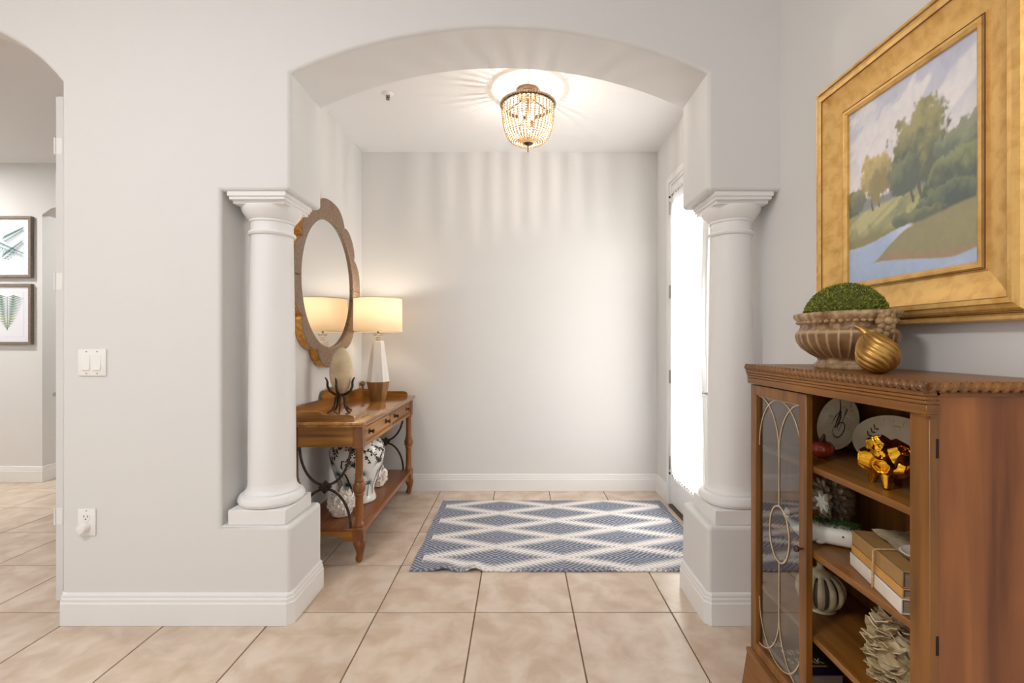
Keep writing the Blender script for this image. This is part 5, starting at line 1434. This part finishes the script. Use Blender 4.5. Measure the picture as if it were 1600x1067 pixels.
# ------------------------------------------------------------------ third shelf
LXc, LYc = 0.985, 1.530
pl_ = Thing('pumpkin_lantern', 'cream ceramic pumpkin lantern with tall slots on the third shelf', 'lantern', (LXc, LYc, S3))
CRM = mat('crackle_cream', lin(222, 208, 174), lin(196, 178, 140), rough=0.3, scale=24, bump=0.15, coat=0.3)
pl_.part('foot_ring', MB().lathe([(0.040, 0), (0.044, 0.004), (0.042, 0.010), (0.034, 0.014)], (LXc, LYc, S3), 32), CRM)
pl_.part('inner_core', MB().lathe([(0.034, 0.012), (0.048, 0.04), (0.050, 0.07), (0.040, 0.10), (0.020, 0.112)], (LXc, LYc, S3), 32), mat('lantern_inside', lin(112, 100, 78), rough=0.4))
for k in range(12):
    a = 2 * math.pi * k / 12
    pts = []
    for j in range(9):
        b_ = R(-66 + 138 * j / 8)
        pts.append((LXc + 0.064 * math.cos(b_) ** 0.75 * math.cos(a), LYc + 0.064 * math.cos(b_) ** 0.75 * math.sin(a), S3 + 0.064 + 0.056 * math.sin(b_)))
    pl_.part('rib', MB().tube(pts, [0.006, 0.008, 0.0095, 0.0105, 0.011, 0.0105, 0.0095, 0.008, 0.006], 10, flat=0.7, up=(math.cos(a), math.sin(a), 0)), CRM)
pl_.part('lid', MB().lathe([(0.034, 0.110), (0.037, 0.116), (0.030, 0.124), (0.016, 0.130), (0.010, 0.138), (0.009, 0.146), (0.012, 0.152), (0.0001, 0.156)], (LXc, LYc, S3), 28), CRM)

OX, OY = 0.975, 1.170
oy = Thing('oyster_shell_cone', 'rough mound of layered oyster shells on the third shelf', 'ornament', (OX, OY, S3))
SHELL = [mat('oyster_shell', lin(226, 210, 176), lin(176, 154, 116), rough=0.5, scale=40, bump=0.4, bscale=120, rnd=True), mat('oyster_shell_dark', lin(206, 184, 140), lin(136, 116, 86), rough=0.5, scale=40, bump=0.4, bscale=120, rnd=True)]
oy.part('core', MB().lathe([(0.045, 0), (0.066, 0.02), (0.074, 0.08), (0.066, 0.13), (0.040, 0.172), (0.0001, 0.19)], (OX, OY, S3), 24), SHELL[1])
random.seed(77)
# a few shared shell shapes
def shell_piece(seed):
    random.seed(seed); mb = MB(); n = 12
    L_, W_ = 0.024, 0.022
    ring = []
    for k in range(n):
        a = 2 * math.pi * k / n
        r_ = 1 + 0.22 * math.sin(a * 3 + seed) + random.uniform(-.13, .13)
        ring.append((L_ * r_ * math.cos(a) + 0.012, W_ * r_ * math.sin(a), 0.005 * math.sin(a * 2 + seed) + random.uniform(-.0025, .0025)))
    top_ = [(q[0], q[1], q[2] + 0.0012) for q in ring]; bot = [(q[0], q[1], q[2] - 0.0012) for q in ring]
    mid = [(0.006 + 0.35 * (q[0] - 0.006), 0.4 * q[1], -0.0045) for q in ring]
    mb.add(top_ + mid + bot, [(k, (k + 1) % n, n + (k + 1) % n, n + k) for k in range(n)] + [tuple(range(n, 2 * n))] + [(2 * n + k, 2 * n + (k + 1) % n, (k + 1) % n, k) for k in range(n)] + [tuple(range(2 * n, 3 * n))[::-1]])
    return mb
pieces = [make_mesh('oyster_shell', shell_piece(q), SHELL[q % 2], merge=0, angle=45) for q in range(6)]
random.seed(78)
for ring in range(15):
    v = (ring + 0.3) / 15; z = 0.004 + 0.182 * v
    rr = 0.068 * math.sin(math.pi * (0.24 + 0.70 * v)) ** 0.7
    cnt = max(4, int(15 * rr / 0.068))
    for k in range(cnt):
        a = 2 * math.pi * (k + 0.5 * (ring % 2)) / cnt + random.uniform(-.18, .18)
        o = link('oyster_shell', random.choice(pieces), oy.o, (rr * 0.86 * math.cos(a), rr * 0.86 * math.sin(a), z + 0.008))
        o.rotation_euler = (random.uniform(-.5, .5), R(12 - 40 * v) + random.uniform(-.3, .3), a)
        o.scale = (random.uniform(.8, 1.15),) * 3

# ------------------------------------------------------------------ bottom compartment: large book
bk = Thing('large_book', 'thick dark-covered book with white lettering lying in the bottom compartment', 'book', (0.96, 1.60, S4))
bx0, bx1, by0, by1 = 0.878, 1.040, 1.495, 1.690
zb = S4 + 0.050
DARKC = mat('book_black_cover', lin(34, 32, 32), rough=0.35); NAVY = mat('book_navy', lin(24, 26, 58), rough=0.35)
bk.part('pages', MB().box(bx0 + 0.003, bx1 - 0.004, by0 + 0.003, by1 - 0.003, S4 + 0.003, zb - 0.003), mat('book_pages', lin(168, 150, 138), lin(148, 130, 118), rough=0.9, scale=3, stretch=(1, 1, 120)))
cvr = MB().box(bx0, bx1, by0, by1, zb - 0.003, zb, b=0.0006).box(bx0, bx1, by0, by1, S4 + 0.0005, S4 + 0.003, b=0.0006)
cb = bk.part('cover', cvr, DARKC)
bk.part('navy_band', MB().box(bx0 + 0.0005, bx1 - 0.0005, by0 + 0.0005, by0 + 0.030, zb, zb + 0.0003), NAVY, cb)
bk.part('red_edge', MB().box(bx0, bx1, by0 - 0.0006, by0 + 0.001, zb - 0.003, zb - 0.0015), mat('book_red', lin(150, 40, 50), rough=0.4), cb)
bk.part('gold_line', MB().box(0.930, 1.010, by0 + 0.036, by0 + 0.043, zb, zb + 0.0004), mat('book_gold_line', lin(160, 132, 56), rough=0.5), cb)
LET = mat('book_lettering', lin(216, 210, 196), rough=0.6)
def text(body, x, y, z, size):
    cu_ = bpy.data.curves.new('lettering', 'FONT'); cu_.body = body; cu_.size = size; cu_.extrude = 0.0002
    o = bpy.data.objects.new('lettering', cu_); col.objects.link(o)
    bpy.context.view_layer.update()
    me = bpy.data.meshes.new_from_object(o.evaluated_get(bpy.context.evaluated_depsgraph_get()))
    bpy.data.objects.remove(o)
    me.materials.clear(); me.materials.append(LET); me.name = 'lettering'
    t_ = link('lettering', me, cb, (x - bk.base[0], y - bk.base[1], z - bk.base[2]))
    return t_
text('S PARK', 0.896, by0 + 0.052, zb + 0.0004, 0.036)
text('NN', 0.900, by0 + 0.094, zb + 0.0004, 0.040)
text('RI', 0.890, by0 + 0.136, zb + 0.0004, 0.036)
